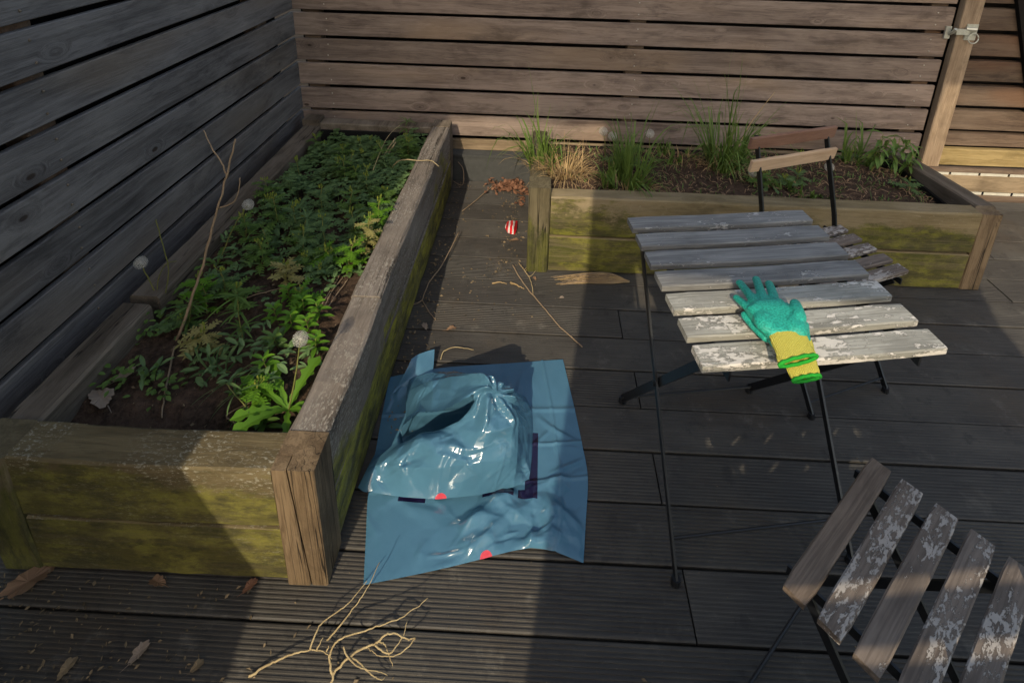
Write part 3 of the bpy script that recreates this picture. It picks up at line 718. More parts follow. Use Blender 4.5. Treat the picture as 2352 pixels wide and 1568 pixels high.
for a, r in enumerate(G):
    for c, p_ in enumerate(r):
        k = a/NG; w = c/NG
        edge = min(1, 8*min(k, 1-k, w, 1-w)+.10)
        fold = sum(.0045*max(0, 1-abs(k-kk)/.012) for kk in (.40, .60, .79)) + .0035*max(0, 1-abs(w-.86)/.01)
        ridge = .020*max(0, 1-abs(w-.70-.10*(.3-k))/.035)*max(0, 1-k/.30)      # fold running up from the near edge
        soft = .0085*max(0, F1(w, k)+.1)*(1.5 if k < .4 else .5) + .0030*max(0, F2(w, k))*(1.4 if k < .45 else .5) + .0005*max(0, F3(w, k))
        p_.z = Z0 + max(0, soft + tent(CL, w, k) + ridge)*edge + fold
me = grid_mesh('lower_layer', G, lambda k, w, co: (co.x, co.y))
local(put('lower_layer', me, bag), bag)
# billowed upper fold: rows from its near free edge to the far side
up_ = [[(855, 1130, .020), (925, 1141, .022), (1005, 1146, .024), (1100, 1136, .022), (1180, 1118, .020), (1215, 1100, .006)],
       [(850, 1068, .045), (925, 1072, .10), (1010, 1075, .125), (1105, 1062, .13), (1188, 1050, .10), (1222, 1050, .010)],
       [(905, 1018, .06), (952, 1005, .14), (1025, 1000, .16), (1115, 985, .19), (1190, 975, .16), (1225, 985, .012)],
       [(930, 962, .05), (968, 945, .12), (1035, 930, .19), (1118, 915, .25), (1182, 920, .20), (1220, 940, .012)],
       [(935, 900, .04), (975, 880, .11), (1040, 862, .20), (1112, 862, .275), (1168, 888, .215), (1208, 912, .012)],
       [(940, 868, .015), (985, 856, .06), (1045, 850, .14), (1108, 868, .20), (1155, 890, .14), (1190, 908, .010)],
       [(945, 872, .008), (985, 868, .010), (1045, 870, .010), (1100, 880, .010), (1145, 895, .010), (1180, 910, .008)]]
NG = 170
G = patch([[at(*q) for q in r] for r in up_], NG, NG, .85)
random.seed(9)
CU = creases(26, 0, 1, 0, 1, .006, .020, .050) + creases(44, 0, 1, 0, 1, .002, .007, .016)
for i in range(16):                                # pleats fanning out of the pinched knot
    an = i*2*math.pi/16+rnd(-.15, .15); ln = rnd(.10, .20); CU.append((.68+math.cos(an)*ln*.9, .58+math.sin(an)*ln*.9, an, ln, rnd(.008, .020)*(1 if i % 2 else -1), .03))
for a, r in enumerate(G):
    for c, p_ in enumerate(r):
        k = a/NG; w = c/NG; edge = min(1, 5*min(1-k, 1-w)+.12, 3*k+.30, 3*w+.3)
        d = .9*tent(CU, w, k) + .015*F1(w+.05, k) + .0125*F2(k, w) + .0012*F3(w, k)
        k0 = .46+.16*(w-.2); s_ = k-k0; on = min(1, max(0, (.56-w)/.10))*min(1, w/.04)     # torn mouth: the far lobe overhangs the near one
        dent = on*(.030*math.exp(-s_/.05) if s_ > 0 else -.13*math.exp(s_/.040))
        p_.y += on*(-.020*math.exp(-s_/.03) if s_ > 0 else 0)
        p_ += Vector((.5*d*edge, -.6*d*edge, d*edge+dent)); p_.z = max(.007, p_.z)
me = grid_mesh('upper_fold', G, lambda k, w, co: (5.0+w*1.2, 5.0+k), .045)
local(put('upper_fold', me, bag), bag)
# corner of film standing up at the back left
c0 = [[(900, 905, .006), (940, 885, .008), (992, 868, .010)], [(925, 866, .02), (962, 850, .03), (996, 838, .02)], [(945, 825, .05), (965, 812, .05), (998, 803, .045)]]
G = patch([[at(*q) for q in r] for r in c0], 24, 24)
for r in G:
    for p_ in r: p_.z = max(.006, p_.z + .006*crumple(p_, 25))
local(put('loose_corner', grid_mesh('loose_corner', G, lambda k, w, co: (9, 9)), bag), bag)
# flap tucked against the planter
c0 = [[(822, 1122, .006), (838, 1132, .008), (858, 1128, .012)], [(840, 1085, .03), (858, 1078, .05), (880, 1080, .04)], [(868, 1030, .015), (885, 1040, .02), (905, 1045, .02)]]
G = patch([[at(*q) for q in r] for r in c0], 24, 24)
for r in G:
    for p_ in r: p_.z = max(.006, p_.z + .010*crumple(p_, 25, 5))
local(put('loose_corner', grid_mesh('loose_corner', G, lambda k, w, co: (9, 9)), bag), bag)

# ------------------------------------------------------------------ soil
t = NT('garden_soil'); p = t.new('ShaderNodeNewGeometry').outputs['Position']
n1 = t.noise(p, 60, 6, .7); n2 = t.noise(p, 7, 4, .6); n3 = t.noise(p, 260, 2)
col = t.mix(t.ss(n1, .35, .65), (.034, .022, .015), (.090, .058, .040)); col = t.mix(t.math('MULTIPLY', t.ss(n2, .45, .7), .6), col, (.13, .080, .055))
col = t.mix(t.math('MULTIPLY', t.ss(n3, .70, .78), .5), col, (.16, .12, .08))
t.bump(t.math('ADD', n1, t.math('MULTIPLY', n3, .4)), 1.0, .012)
M['soil'] = t.out(col, .95, .15)
def soil(name, x0, x1, y0, y1, zf, label, n=70):
    b = MB(); ny = int(n*(y1-y0)/(x1-x0))+2; V = []
    for j in range(ny+1):
        for i in range(n+1):
            x = x0+(x1-x0)*i/n; y = y0+(y1-y0)*j/ny
            V.append((x, y, zf(x, y) + .012*noise.fractal(Vector((x*14, y*14, 0)), 1, 2, 5)))
    b.add(V, [(j*(n+1)+i, j*(n+1)+i+1, (j+1)*(n+1)+i+1, (j+1)*(n+1)+i) for j in range(ny) for i in range(n)])
    return b.build(name, M['soil'], smooth=True, label=label, cat='soil', kind='stuff')
def za(x, y): return .300 - .03*max(0, (y-2.35)/.35) - .035*max(0, (1.08-y)/.1) + .01*math.sin(x*7+y*5)
def zb(x, y): return .335 - .06*max(0, (y-2.55)/.2) - .05*max(0, (x-1.70)/.15)
soil('soil', -1.167, -.572, .966, 2.71, za, 'dark crumbly soil under the weeds of the left planter')
soil('soil', .066, 1.866, 2.132, 2.735, zb, 'reddish soil with dry straw in the right planter', 120)
def onA(px, py, z=.30):
    q = at(px, py, z)
    for _ in range(3): q = at(px, py, za(q.x, q.y))
    return q
def onB(px, py):
    q = at(px, py, .33)
    for _ in range(3): q = at(px, py, zb(q.x, q.y))
    return q

# ------------------------------------------------------------------ plant materials
M['leaf'] = leafmat('weed_leaf', (.055, .115, .024), (.150, .255, .058))
M['leaf_bright'] = leafmat('bright_weed_leaf', (.06, .17, .015), (.15, .32, .03), .4)
M['leaf_blue'] = leafmat('bluish_weed_leaf', (.060, .120, .045), (.165, .265, .095))
M['leaf_pale'] = leafmat('yellowing_leaf', (.22, .21, .06), (.40, .35, .14), .3)
M['cover'] = leafmat('clover_leaf', (.048, .095, .032), (.170, .275, .105), .25, 5)
M['grass'] = leafmat('grass_blade', (.060, .120, .022), (.180, .265, .060))
M['straw'] = leafmat('dry_straw', (.30, .19, .085), (.52, .37, .19), .2, rough=.7)
M['straw_dk'] = leafmat('old_straw', (.17, .095, .055), (.42, .27, .155), .15, rough=.8)
M['twig'] = plain('pale_dry_stem', (.22, .145, .07), .8, .25, .3, 45, col2=(.52, .42, .24))
M['twig_br'] = plain('brown_dry_stem', (.24, .165, .105), .8, .25, .3, 60, col2=(.34, .25, .165))
M['stem'] = plain('green_stem', (.10, .14, .035), .6, .3, .3, 30, col2=(.22, .20, .06))
M['bud'] = leafmat('yellow_green_bud', (.10, .17, .03), (.27, .30, .05), .2)
M['clock'] = leafmat('white_seed_down', (.55, .53, .47), (.74, .72, .66), .5)
M['dead'] = leafmat('dead_leaf', (.16, .085, .045), (.33, .20, .12), .2, rough=.7)
M['dead_grey'] = leafmat('grey_dead_leaf', (.18, .135, .10), (.34, .27, .21), .2, rough=.8)
M['dead_red'] = leafmat('russet_leaf', (.10, .042, .024), (.30, .145, .085), .15, rough=.8)
M['crumb'] = leafmat('litter_crumb', (.05, .035, .02), (.27, .20, .12), .1, rough=.9)

Zu = Vector((0, 0, 1))
def blade(b, base, d, L, w, droop=.5, seg=5, kink=None):
    p_ = Vector(base); d = Vector(d).normalized(); s_ = d.cross(Zu)
    s_ = s_.normalized() if s_.length > 1e-3 else Vector((1, 0, 0))
    s_ = (s_ + Vector((rnd(-.5, .5), rnd(-.5, .5), rnd(-.2, .2)))).normalized(); vs_ = []
    for i in range(seg+1):
        k = i/seg; ww = w*(1-k**1.8)*(.6+.4*min(1, k*4)) + .0003
        vs_ += [p_ - s_*ww/2, p_ + s_*ww/2]
        p_ = p_ + d*(L/seg); d = (d + Vector((rnd(-.07, .07), rnd(-.07, .07), -droop/seg*(1+2*k)))).normalized()
        if kink and i == kink: d = (d + Vector((rnd(-.6, .6), rnd(-.6, .6), -.9))).normalized()
    b.add(vs_, [(2*i, 2*i+1, 2*i+3, 2*i+2) for i in range(seg)])
def leaf(b, base, d, up, L, w, prof=None, fold=.25, curl=.3, seg=6):
    """leaf with a folded midrib; prof gives the half width along its length"""
    d = Vector(d).normalized(); up = Vector(up); s_ = d.cross(up).normalized(); n_ = s_.cross(d).normalized()
    prof = prof or (lambda k: math.sin(math.pi*min(1, k*.92+.06))**.8)
    p_ = Vector(base); V = []
    for i in range(seg+1):
        k = i/seg; h = w/2*prof(k)
        V += [p_ + s_*h + n_*h*fold, p_, p_ - s_*h + n_*h*fold]
        p_ = p_ + d*(L/seg); d = (d - n_*curl/seg).normalized(); n_ = s_.cross(d).normalized()
    F_ = []
    for i in range(seg): F_ += [(3*i, 3*i+1, 3*i+4, 3*i+3), (3*i+1, 3*i+2, 3*i+5, 3*i+4)]
    b.add(V, F_)
def lobed(k):                               # dandelion outline
    return (.25+.75*k**.7)*(1-.55*abs(math.sin(k*15)))*(1 if k < .9 else (1-k)*9+.1)
def rosette(name, c, n, L, w, mat, parent, up=.35, a0=0):
    for i in range(n):
        a = a0 + i*2*math.pi/n + rnd(-.3, .3); e = up + rnd(-.2, .3); b = MB()
        leaf(b, c, (math.cos(a)*math.cos(e), math.sin(a)*math.cos(e), math.sin(e)), (0, 0, 1), L*rnd(.7, 1.1), w*rnd(.8, 1.15), lobed, .25, .7, 16)
        o = b.build(name, mat, parent); o.location = -parent.location
def clock(c, r, parent):
    b = MB(); ellipsoid(b, c, Vector((r*.18, 0, 0)), Vector((0, r*.18, 0)), Vector((0, 0, r*.18)))
    rs_ = random.Random(int(c.x*1e4))
    for i in range(150):
        z = 1-2*(i+.5)/150; a = i*2.39996; s_ = math.sqrt(1-z*z); d = Vector((s_*math.cos(a), s_*math.sin(a), z))
        t1 = d.orthogonal().normalized(); e = c + d*r*rs_.uniform(.86, 1.0)
        b.add([c+d*r*.2-t1*.00012, c+d*r*.2+t1*.00012, e+t1*.00012, e-t1*.00012], [(0, 1, 2, 3)])
        t2 = d.cross(t1)
        for q in range(4):
            aa = q*math.pi/4+rs_.random(); u = (t1*math.cos(aa)+t2*math.sin(aa))*r*.15; v = (t1*-math.sin(aa)+t2*math.cos(aa))*.00035
            b.add([e-u+d*r*.05-v, e-u+d*r*.05+v, e+v*.5, e-v*.5], [(0, 1, 2, 3)]); b.add([e+u+d*r*.05-v, e+u+d*r*.05+v, e+v*.5, e-v*.5], [(0, 1, 2, 3)])
    o = b.build('seed_head', M['clock'], parent); o.location = -parent.location
def stemline(pts, r0, r1, mat, parent, name='stem', n=6):
    b = MB(); P = []
    pts = [Vector(q) for q in pts]
    for i in range(len(pts)-1):
        g_ = lambda k: pts[max(0, min(len(pts)-1, k))]
        for k in range(5): P.append(catmull(g_(i-1), g_(i), g_(i+1), g_(i+2), k/5))
    P.append(pts[-1])
    rj = random.Random(int(abs(pts[0].x)*1e5)); P = [q + Vector((rj.gauss(0, 1), rj.gauss(0, 1), rj.gauss(0, .5)))*r0*.28 for q in P]
    b.tube(P, r0, r1, n)
    o = b.build(name, mat, parent, smooth=True)
    if parent: o.location = -parent.location
    return o
def dandelion(base, heads, label, nleaf=6, L=.13, up=.35, mat=None, r=.0195, group='dandelions gone to seed', a0=0):
    c = empty('dandelion', base, label=label, cat='dandelion', group=group)
    if nleaf: rosette('leaf', base+Vector((0, 0, .006)), nleaf, L, L*.30, mat or M['leaf_bright'], c, up, a0)
    for h in heads:
        m_ = base.lerp(h, .55) + Vector((rnd(-.008, .008), rnd(-.004, .004), .012))
        stemline([base, m_, h], .0022, .0016, M['stem'], c); clock(h, r, c)
    return c
# left planter dandelions
q = onA(662, 945); dandelion(q, [aty(690, 778, q.y+.02)], 'dandelion clock with broad lit leaves in the near right of the left planter', 8, .165, .40, a0=.4)
q = onA(372, 705); d1 = dandelion(q, [aty(323, 603, q.y-.01)], 'dandelion clock leaning over the left rail beside a bare bent stalk', 6, .11, .5, M['leaf'])
s1 = stemline([q, aty(387, 620, q.y), aty(365, 530, q.y), aty(358, 505, q.y)], .002, .0014, M['stem'], d1, 'bare_stalk')
s1 = stemline([q+Vector((-.01, 0, 0)), aty(362, 650, q.y), aty(380, 608, q.y), aty(405, 600, q.y)], .0018, .0012, M['stem'], d1, 'bare_stalk')
q = onA(500, 610); dandelion(q, [aty(570, 470, q.y+.05)], 'white dandelion clock near the middle of the left rail', 4, .10, .5, M['leaf'])

# ground cover: too many small leaves to count
gc_ = MB()
for i in range(2900):
    x = rnd(-1.15, -.59); y = 2.70-abs(random.gauss(0, .48))
    if y < 1.05: y = rnd(1.1, 2.6)
    dens = 1 if y > 1.75 else (.55 if noise.noise(Vector((x*5, y*5, 2))) > -.05 else .12)
    if random.random() > dens: continue
    cl = noise.noise(Vector((x*7+1, y*7, 8)))
    if cl < -.22 and random.random() < .8: continue
    h = za(x, y) + (rnd(.005, .03) + max(0, cl)*rnd(.03, .16) if y > 1.75 else rnd(.004, .03))
    a = rnd(0, 6.28); r = rnd(.006, .0125)
    for k in range(3):
        aa = a+k*2.094; d = Vector((math.cos(aa), math.sin(aa), rnd(-.1, .35)))
        leaf(gc_, Vector((x, y, h)), d, (0, 0, 1), r*1.7, r*1.5, lambda k_: (.25, .9, 1.0, .55)[min(3, int(k_*3.01))], .2, .3, 3)
    if random.random() < .3: gc_.tube([(x, y, za(x, y)-.005), (x, y, h)], .0006, .0005, 3)
for i in range(900):
    x = rnd(-1.15, -.60); y = rnd(1.12, 1.95)
    if noise.noise(Vector((x*4.5+3, y*4.5, 5))) < .08: continue
    h = za(x, y)+rnd(.005, .045); a = rnd(0, 6.28); L = rnd(.018, .045); e = rnd(-.1, .7)
    leaf(gc_, (x, y, h), (math.cos(a)*math.cos(e), math.sin(a)*math.cos(e), math.sin(e)), (0, 0, 1), L, L*rnd(.25, .45), None, .25, .6, 4)
gc_.build('ground_cover', M['cover'], label='low dark green clover carpet filling the far half of the left planter', cat='clover', kind='stuff')

def groundsel(base, h, label, mat, seed, lean=(0, 0), n=9):
    random.seed(seed); c = empty('groundsel', base, label=label, cat='weed', group='feathery groundsel weeds')
    tip = base + Vector((lean[0]+rnd(-.015, .015), lean[1]+rnd(-.015, .015), h)); mid = base.lerp(tip, .5)+Vector((rnd(-.01, .01), rnd(-.01, .01), 0))
    stemline([base-Vector((0, 0, .01)), mid, tip], .0022, .0014, M['stem'], c)
    b = MB()
    for i in range(n):
        k = .12+.85*i/n; p_ = base.lerp(mid, k*2) if k < .5 else mid.lerp(tip, k*2-1)
        a = i*2.4+rnd(-.3, .3); e = rnd(.0, .6); L = rnd(.045, .080)*(1.15-.5*k); d = Vector((math.cos(a)*math.cos(e), math.sin(a)*math.cos(e), math.sin(e)))
        leaf(b, p_, d, (0, 0, 1), L, L*.22, None, .2, .5, 5)
        s_ = d.cross(Zu).normalized()
        for j in range(4):
            f = .25+.2*j; pp = p_ + d*L*f - Vector((0, 0, .5*L*.25*f*f))
            for sg in (-1, 1): leaf(b, pp, s_*sg + d*.6, (0, 0, 1), L*.30, L*.13, None, .2, .3, 3)
    o = b.build('foliage', mat, c); o.location = -base
    b = MB()
    for i in range(rnd(4, 9).__int__()):
        a = rnd(0, 6.28); pp = tip + Vector((math.cos(a)*rnd(.002, .016), math.sin(a)*rnd(.002, .016), rnd(-.008, .012)))
        b.tube([tip-Vector((0, 0, .01)), pp], .0007, .0007, 3); b.tube([pp, pp+Vector((0, 0, .009))], .0026, .0018, 5)
    o = b.build('flower_buds', M['bud'], c); o.location = -base
    return c
GS = [((835, 590), .15, 'leaf_pale', 'pale sunlit groundsel leaning on the right rail of the left planter', (.02, .0)),
      ((865, 540), .14, 'leaf_bright', 'lit groundsel against the right rail, just behind the palest one', (.02, .01)),
      ((800, 620), .10, 'leaf_bright', 'short lit groundsel with yellowed lower leaves by the right rail', (.01, 0)),
      ((755, 575), .13, 'leaf_blue', 'blue green groundsel left of the lit ones by the right rail', (0, 0)),
      ((700, 600), .12, 'leaf_blue', 'groundsel in front of the clover, centre of the left planter', (0, 0)),
      ((680, 540), .12, 'leaf_blue', 'groundsel at the near edge of the clover carpet', (0, 0)),
      ((640, 520), .11, 'leaf', 'groundsel beside the whorled cleavers at the clover edge', (0, 0)),
      ((745, 490), .12, 'leaf_blue', 'bushy groundsel in the middle of the clover', (0, 0)),
      ((810, 500), .11, 'leaf', 'groundsel in the clover, nearest the right rail', (0, 0)),
      ((620, 470), .11, 'leaf', 'groundsel half way along the left rail in the clover', (0, 0)),
      ((690, 430), .12, 'leaf_blue', 'groundsel along the left rail in the rear half of the clover', (-.01, 0)),
      ((790, 420), .10, 'leaf', 'small groundsel in the rear of the clover', (0, 0)),
      ((735, 360), .10, 'leaf', 'groundsel in the far left corner of the left planter', (-.02, 0)),
      ((935, 370), .12, 'leaf', 'groundsel in the far right corner of the left planter', (.01, 0)),
      ((475, 720), .12, 'leaf_bright', 'groundsel with yellow buds beside the tall dry stem', (0, 0)),
      ((520, 690), .10, 'leaf_blue', 'groundsel behind the tall dry stem', (0, 0)),
      ((595, 620), .09, 'leaf', 'low groundsel below the middle dandelion clock', (0, 0)),
      ((560, 560), .11, 'leaf', 'groundsel right of the middle dandelion clock', (0, 0)),
      ((655, 650), .07, 'leaf_pale', 'yellowing groundsel on bare soil in the centre', (0, 0)),
      ((470, 800), .06, 'leaf_pale', 'wilted pale groundsel on bare soil below the tall stem', (0, 0)),
      ((600, 920), .06, 'leaf_bright', 'tiny groundsel left of the near dandelion', (0, 0))]
for i, (px, h, mt, lb_, ln) in enumerate(GS): groundsel(onA(*px), h*1.15, lb_, M[mt], 900+i, ln, 14)

ORD = 'first second third fourth fifth sixth seventh eighth ninth tenth eleventh twelfth thirteenth fourteenth fifteenth sixteenth seventeenth eighteenth nineteenth twentieth'.split()
random.seed(77); SP = sorted([(rnd(1.78, 2.62), rnd(-1.12, -.62), rnd(.07, .13)) for _ in range(20)], reverse=True)
for i, (y, x, h) in enumerate(SP): groundsel(Vector((x, y, za(x, y))), h, 'feathery groundsel in the clover carpet, %s counting from the back board' % ORD[i], M[('leaf_blue', 'leaf', 'cover')[i % 3]], 2000+i, (0, 0), 13)
random.seed(177); SP = sorted([(rnd(1.2, 1.75), rnd(-1.12, -.65), rnd(.04, .08)) for _ in range(8)])
for i, (y, x, h) in enumerate(SP): groundsel(Vector((x, y, za(x, y))), h, 'small groundsel seedling on half bare soil, %s from the front board' % ORD[i], M[('leaf_blue', 'leaf', 'leaf_bright')[i % 3]], 2100+i, (0, 0), 12)

def whorled(base, tip, label, seed, mat=None, L=.075):
    random.seed(seed); c = empty('cleavers', base, label=label, cat='weed', group='cleavers with whorled narrow leaves')
    stemline([base, base.lerp(tip, .5)+Vector((rnd(-.01, .01), 0, .005)), tip], .0018, .0012, M['stem'], c)
    b = MB(); ax = (tip-base).normalized()
    for k in (.35, .7, 1.0):
        p_ = base.lerp(tip, k); t1 = ax.orthogonal().normalized(); t2 = ax.cross(t1); n = 9
        for i in range(n):
            a = i*2*math.pi/n+rnd(-.2, .2); d = t1*math.cos(a)+t2*math.sin(a)+ax*rnd(-.1, .5)
            leaf(b, p_, d, ax, L*rnd(.6, 1.0)*(.6+.4*k), .0075, None, .25, .5, 5)
    o = b.build('foliage', mat or M['leaf'], c); o.location = -base
for i, (a, b_, lb_) in enumerate([((540, 860), (480, 850), 'cleavers whorl lying over bare soil in the near middle of the left planter'),
        ((590, 960), (520, 880), 'cleavers whorl just behind the front board of the left planter'),
        ((560, 790), (545, 680), 'upright cleavers with a bare lower stem in the near half'),
        ((620, 590), (600, 520), 'cleavers whorl at the clover edge below the middle dandelion clock'),
        ((690, 560), (705, 500), 'fine cleavers whorl among the groundsel'),
        ((430, 760), (440, 700), 'cleavers whorl by the broken end of the left rail'),
        ((925, 330), (935, 280), 'cleavers whorl standing above the far right corner of the left planter')]):
    q = onA(*a); whorled(q, aty(b_[0], b_[1], q.y+.02), lb_, 1200+i, M['leaf_blue'] if i in (0, 1, 4) else M['leaf'], .10 if i < 3 else .085)

def willow(base, h, label, seed, mat):
    random.seed(seed); c = empty('willowherb', base, label=label, cat='weed', group='bright willowherb seedlings')
    tip = base+Vector((rnd(-.01, .01), rnd(-.02, .005), h)); stemline([base, tip], .0018, .0013, M['stem'], c)
    b = MB(); n = 5
    for i in range(n):
        p_ = base.lerp(tip, .25+.75*i/(n-1)); a = i*1.57+rnd(-.2, .2)
        for sg in (0, math.pi):
            e = .2+.5*i/n; leaf(b, p_, (math.cos(a+sg)*math.cos(e), math.sin(a+sg)*math.cos(e), math.sin(e)), (0, 0, 1), rnd(.038, .055)*(1-.07*i), rnd(.012, .017), None, .25, .6, 6)
    o = b.build('foliage', mat, c); o.location = -base
for i, (px, h, lb_) in enumerate([((640, 740), .06, 'willowherb seedling left of the bright group by the right rail'), ((672, 760), .07, 'willowherb in the middle of the bright group near the right rail'),
        ((712, 770), .08, 'willowherb nearest the front dandelion clock'), ((738, 735), .08, 'tallest bright willowherb touching the right rail'), ((700, 720), .07, 'willowherb at the back of the bright group'),
        ((668, 690), .06, 'lone willowherb behind the bright group'), ((725, 810), .06, 'willowherb between the dandelion clock and the right rail'), ((620, 860), .065, 'willowherb left of the front dandelion stalk'),
        ((640, 800), .06, 'willowherb behind the front dandelion, on bare soil'), ((615, 985), .04, 'grey green willowherb rooted against the front board')]):
    willow(onA(*px), h, lb_, 1400+i, M['leaf_bright'] if i < 8 else M['leaf'])
for i, (px, h, lb_) in enumerate([((290, 880), .05, 'small chickweed by the inner left rail'), ((330, 770), .06, 'chickweed clump below the broken left rail end'), ((360, 900), .04, 'chickweed on bare soil near the front left')]):
    random.seed(1500+i); q = onA(*px); b = MB()
    for k in range(38):
        a = rnd(0, 6.28); r = rnd(.0, .06); p_ = q+Vector((math.cos(a)*r, math.sin(a)*r, rnd(.004, h))); leaf(b, p_, (math.cos(a), math.sin(a), rnd(-.2, .5)), (0, 0, 1), rnd(.012, .024), rnd(.009, .015), None, .2, .3, 3)
    c_ = empty('chickweed', q, label=lb_, cat='weed', group='low chickweed'); o = b.build('foliage', M['leaf'], c_); o.location = -q

# dry stems standing in or lying across the left planter
q = onA(405, 782); Y = q.y
ds = empty('dry_twig', q, label='tall forked dry stem leaning up against the left fence', cat='dry stem')
stemline([q, aty(440, 690, Y+.02), aty(470, 590, Y+.04), aty(500, 480, Y+.06), aty(522, 402, Y+.08), aty(540, 320, Y+.09)], .0045, .0022, M['twig_br'], ds)
stemline([aty(521, 405, Y+.08), aty(510, 375, Y+.08), aty(490, 345, Y+.09), aty(468, 300, Y+.10)], .0026, .0016, M['twig_br'], ds, 'branch')
stemline([aty(502, 478, Y+.06), aty(535, 465, Y+.05), aty(548, 440, Y+.05), aty(551, 408, Y+.05)], .0020, .0014, M['twig_br'], ds, 'branch')
def lying(name, pts, r0, r1, mat, label, fn=None, cat='dry stem', group=None):
    P = [Vector(at(*q)) if len(q) == 3 else onA(*q) + Vector((0, 0, .008)) for q in pts]
    o = stemline([p_-P[0] for p_ in P], r0, r1, mat, None, name); o.location = P[0]
    return tag(o, label, cat, group)
lying('dry_twig', [(402, 800), (385, 880), (378, 920), (372, 965)], .003, .002, M['twig_br'], 'broken dry stem lying on soil below the tall forked one')
lying('dry_twig', [(560, 985), (520, 960), (575, 930)], .0022, .0018, M['twig_br'], 'short dry stem behind the front board')
lying('dry_twig', [(560, 690), (600, 678), (650, 665), (690, 655)], .002, .0015, M['twig_br'], 'thin dry stem lying across bare soil in the centre')
for i, pts in enumerate([[(745, 710), (765, 670), (790, 640)], [(752, 712), (780, 672), (800, 645)], [(738, 705), (770, 655), (782, 632)]]):
    lying('dry_twig', pts, .0022, .0016, M['twig_br'], ['dry stalk leaning on the right rail, left of three', 'dry stalk leaning on the right rail, right of three', 'dry stalk leaning on the right rail, middle of three'][i], group='three dry stalks by the rail')
q = at(903, 393, .31); ys = q.y
lying('dry_twig', [(903, 393, .31), (904, 380, .35), (916, 370, .385), (933, 367, .40), (963, 369, .397), (990, 369, .397), (1008, 382, .375)], .0032, .0018, M['twig'], 'curved pale dry stem hooked over the right rail at the far end')
q = onA(851, 411); lying('dry_twig', [(851, 411), (864, 372, .37), (877, 340, .40), (894, 310, .43), (918, 288, .45)], .0018, .0012, M['twig'], 'thin straw standing in the far part of the left planter')
lying('dry_twig', [(881, 363), (896, 335, .36), (908, 318, .38)], .0042, .0036, M['twig'], 'left of two short pale cut stalks at the far right rail', group='two cut stalks')
lying('dry_twig', [(888, 363), (900, 340, .355), (909, 326, .375)], .0042, .0036, M['twig'], 'right of two short pale cut stalks at the far right rail', group='two cut stalks')

def dead_leaf(c, L, rz, mat, label, seed, lobes=5, group='fallen dead leaves', curl=.5):
    random.seed(seed); b = MB(); n = 30; V = [(0, 0, 0)]; bend = rnd(-.5, .5)
    for i in range(n):
        a = 2*math.pi*i/n; r = L*.42*(.86+.10*math.cos(a*3+lobes)+.06*math.cos(a*7))*rnd(.86, 1.10)*(1.25 if abs(a-math.pi) > 2.6 else 1); x = r*math.cos(a); y = r*math.sin(a)*.62
        V.append((x, y, curl*.9*y*y/L*2 + bend*x*x/L*.6 + rnd(-.02, .02)*L))
    b.add(V, [(0, 1+i, 1+(i+1) % n) for i in range(n)]); b.v = [(x, y, z-min(v[2] for v in V)+.002) for x, y, z in V]
    b.tube([(-L*.35, 0, .03*L), (-L*.5, .02*L, .04*L), (-L*.68, .05*L, .05*L)], L*.012, L*.008, 5)
    o = b.build('dead_leaf', mat, None, loc=c, label=label, cat='leaf', group=group); o.rotation_euler = (rnd(-.12, .2), rnd(-.15, .15), rz); return o
dead_leaf(onA(235, 925)+Vector((0, 0, .01)), .11, 2.6, M['dead_grey'], 'large grey dead leaf on soil in the near left corner of the planter', 1, 5)
dead_leaf(onA(285, 870)+Vector((0, 0, .01)), .07, 1.0, M['dead_grey'], 'grey dead leaf beside the inner left rail', 2, 4)
for i, (px, py, L, rz, mt, lb_) in enumerate([(66, 1338, .125, .9, 'dead', 'big curled brown leaf on the deck in the lower left'), (362, 1338, .055, 2.9, 'dead', 'brown leaf at the foot of the front board'),
        (574, 1345, .045, 1.0, 'dead_red', 'small russet leaf left of the corner post'), (1036, 757, .050, .5, 'dead', 'pale brown leaf on the sunlit deck behind the blue sack'),
        (976, 750, .045, 2.2, 'dead_grey', 'narrow curled leaf beside the right rail on the deck'), (155, 1535, .05, 1.2, 'crumb', 'pale torn leaf at the lower left edge'),
        (320, 1500, .055, 1.1, 'dead_grey', 'long shrivelled leaf on the dark deck at the bottom left'), (452, 1530, .035, 1.0, 'crumb', 'pale sliver of leaf at the bottom, left of the dry roots'),
        (1182, 552, .05, .2, 'dead', 'brown leaf below the red wrapper'), (1228, 640, .03, 2.0, 'dead', 'small dried leaf at the twig fork'), (1290, 684, .028, .4, 'dead_grey', 'dark curled scrap on the lit deck right of the twig')]):
    dead_leaf(at(px, py, .004), L, rz, M[mt], lb_, 40+i, 3 if L < .06 else 5, curl=.9)

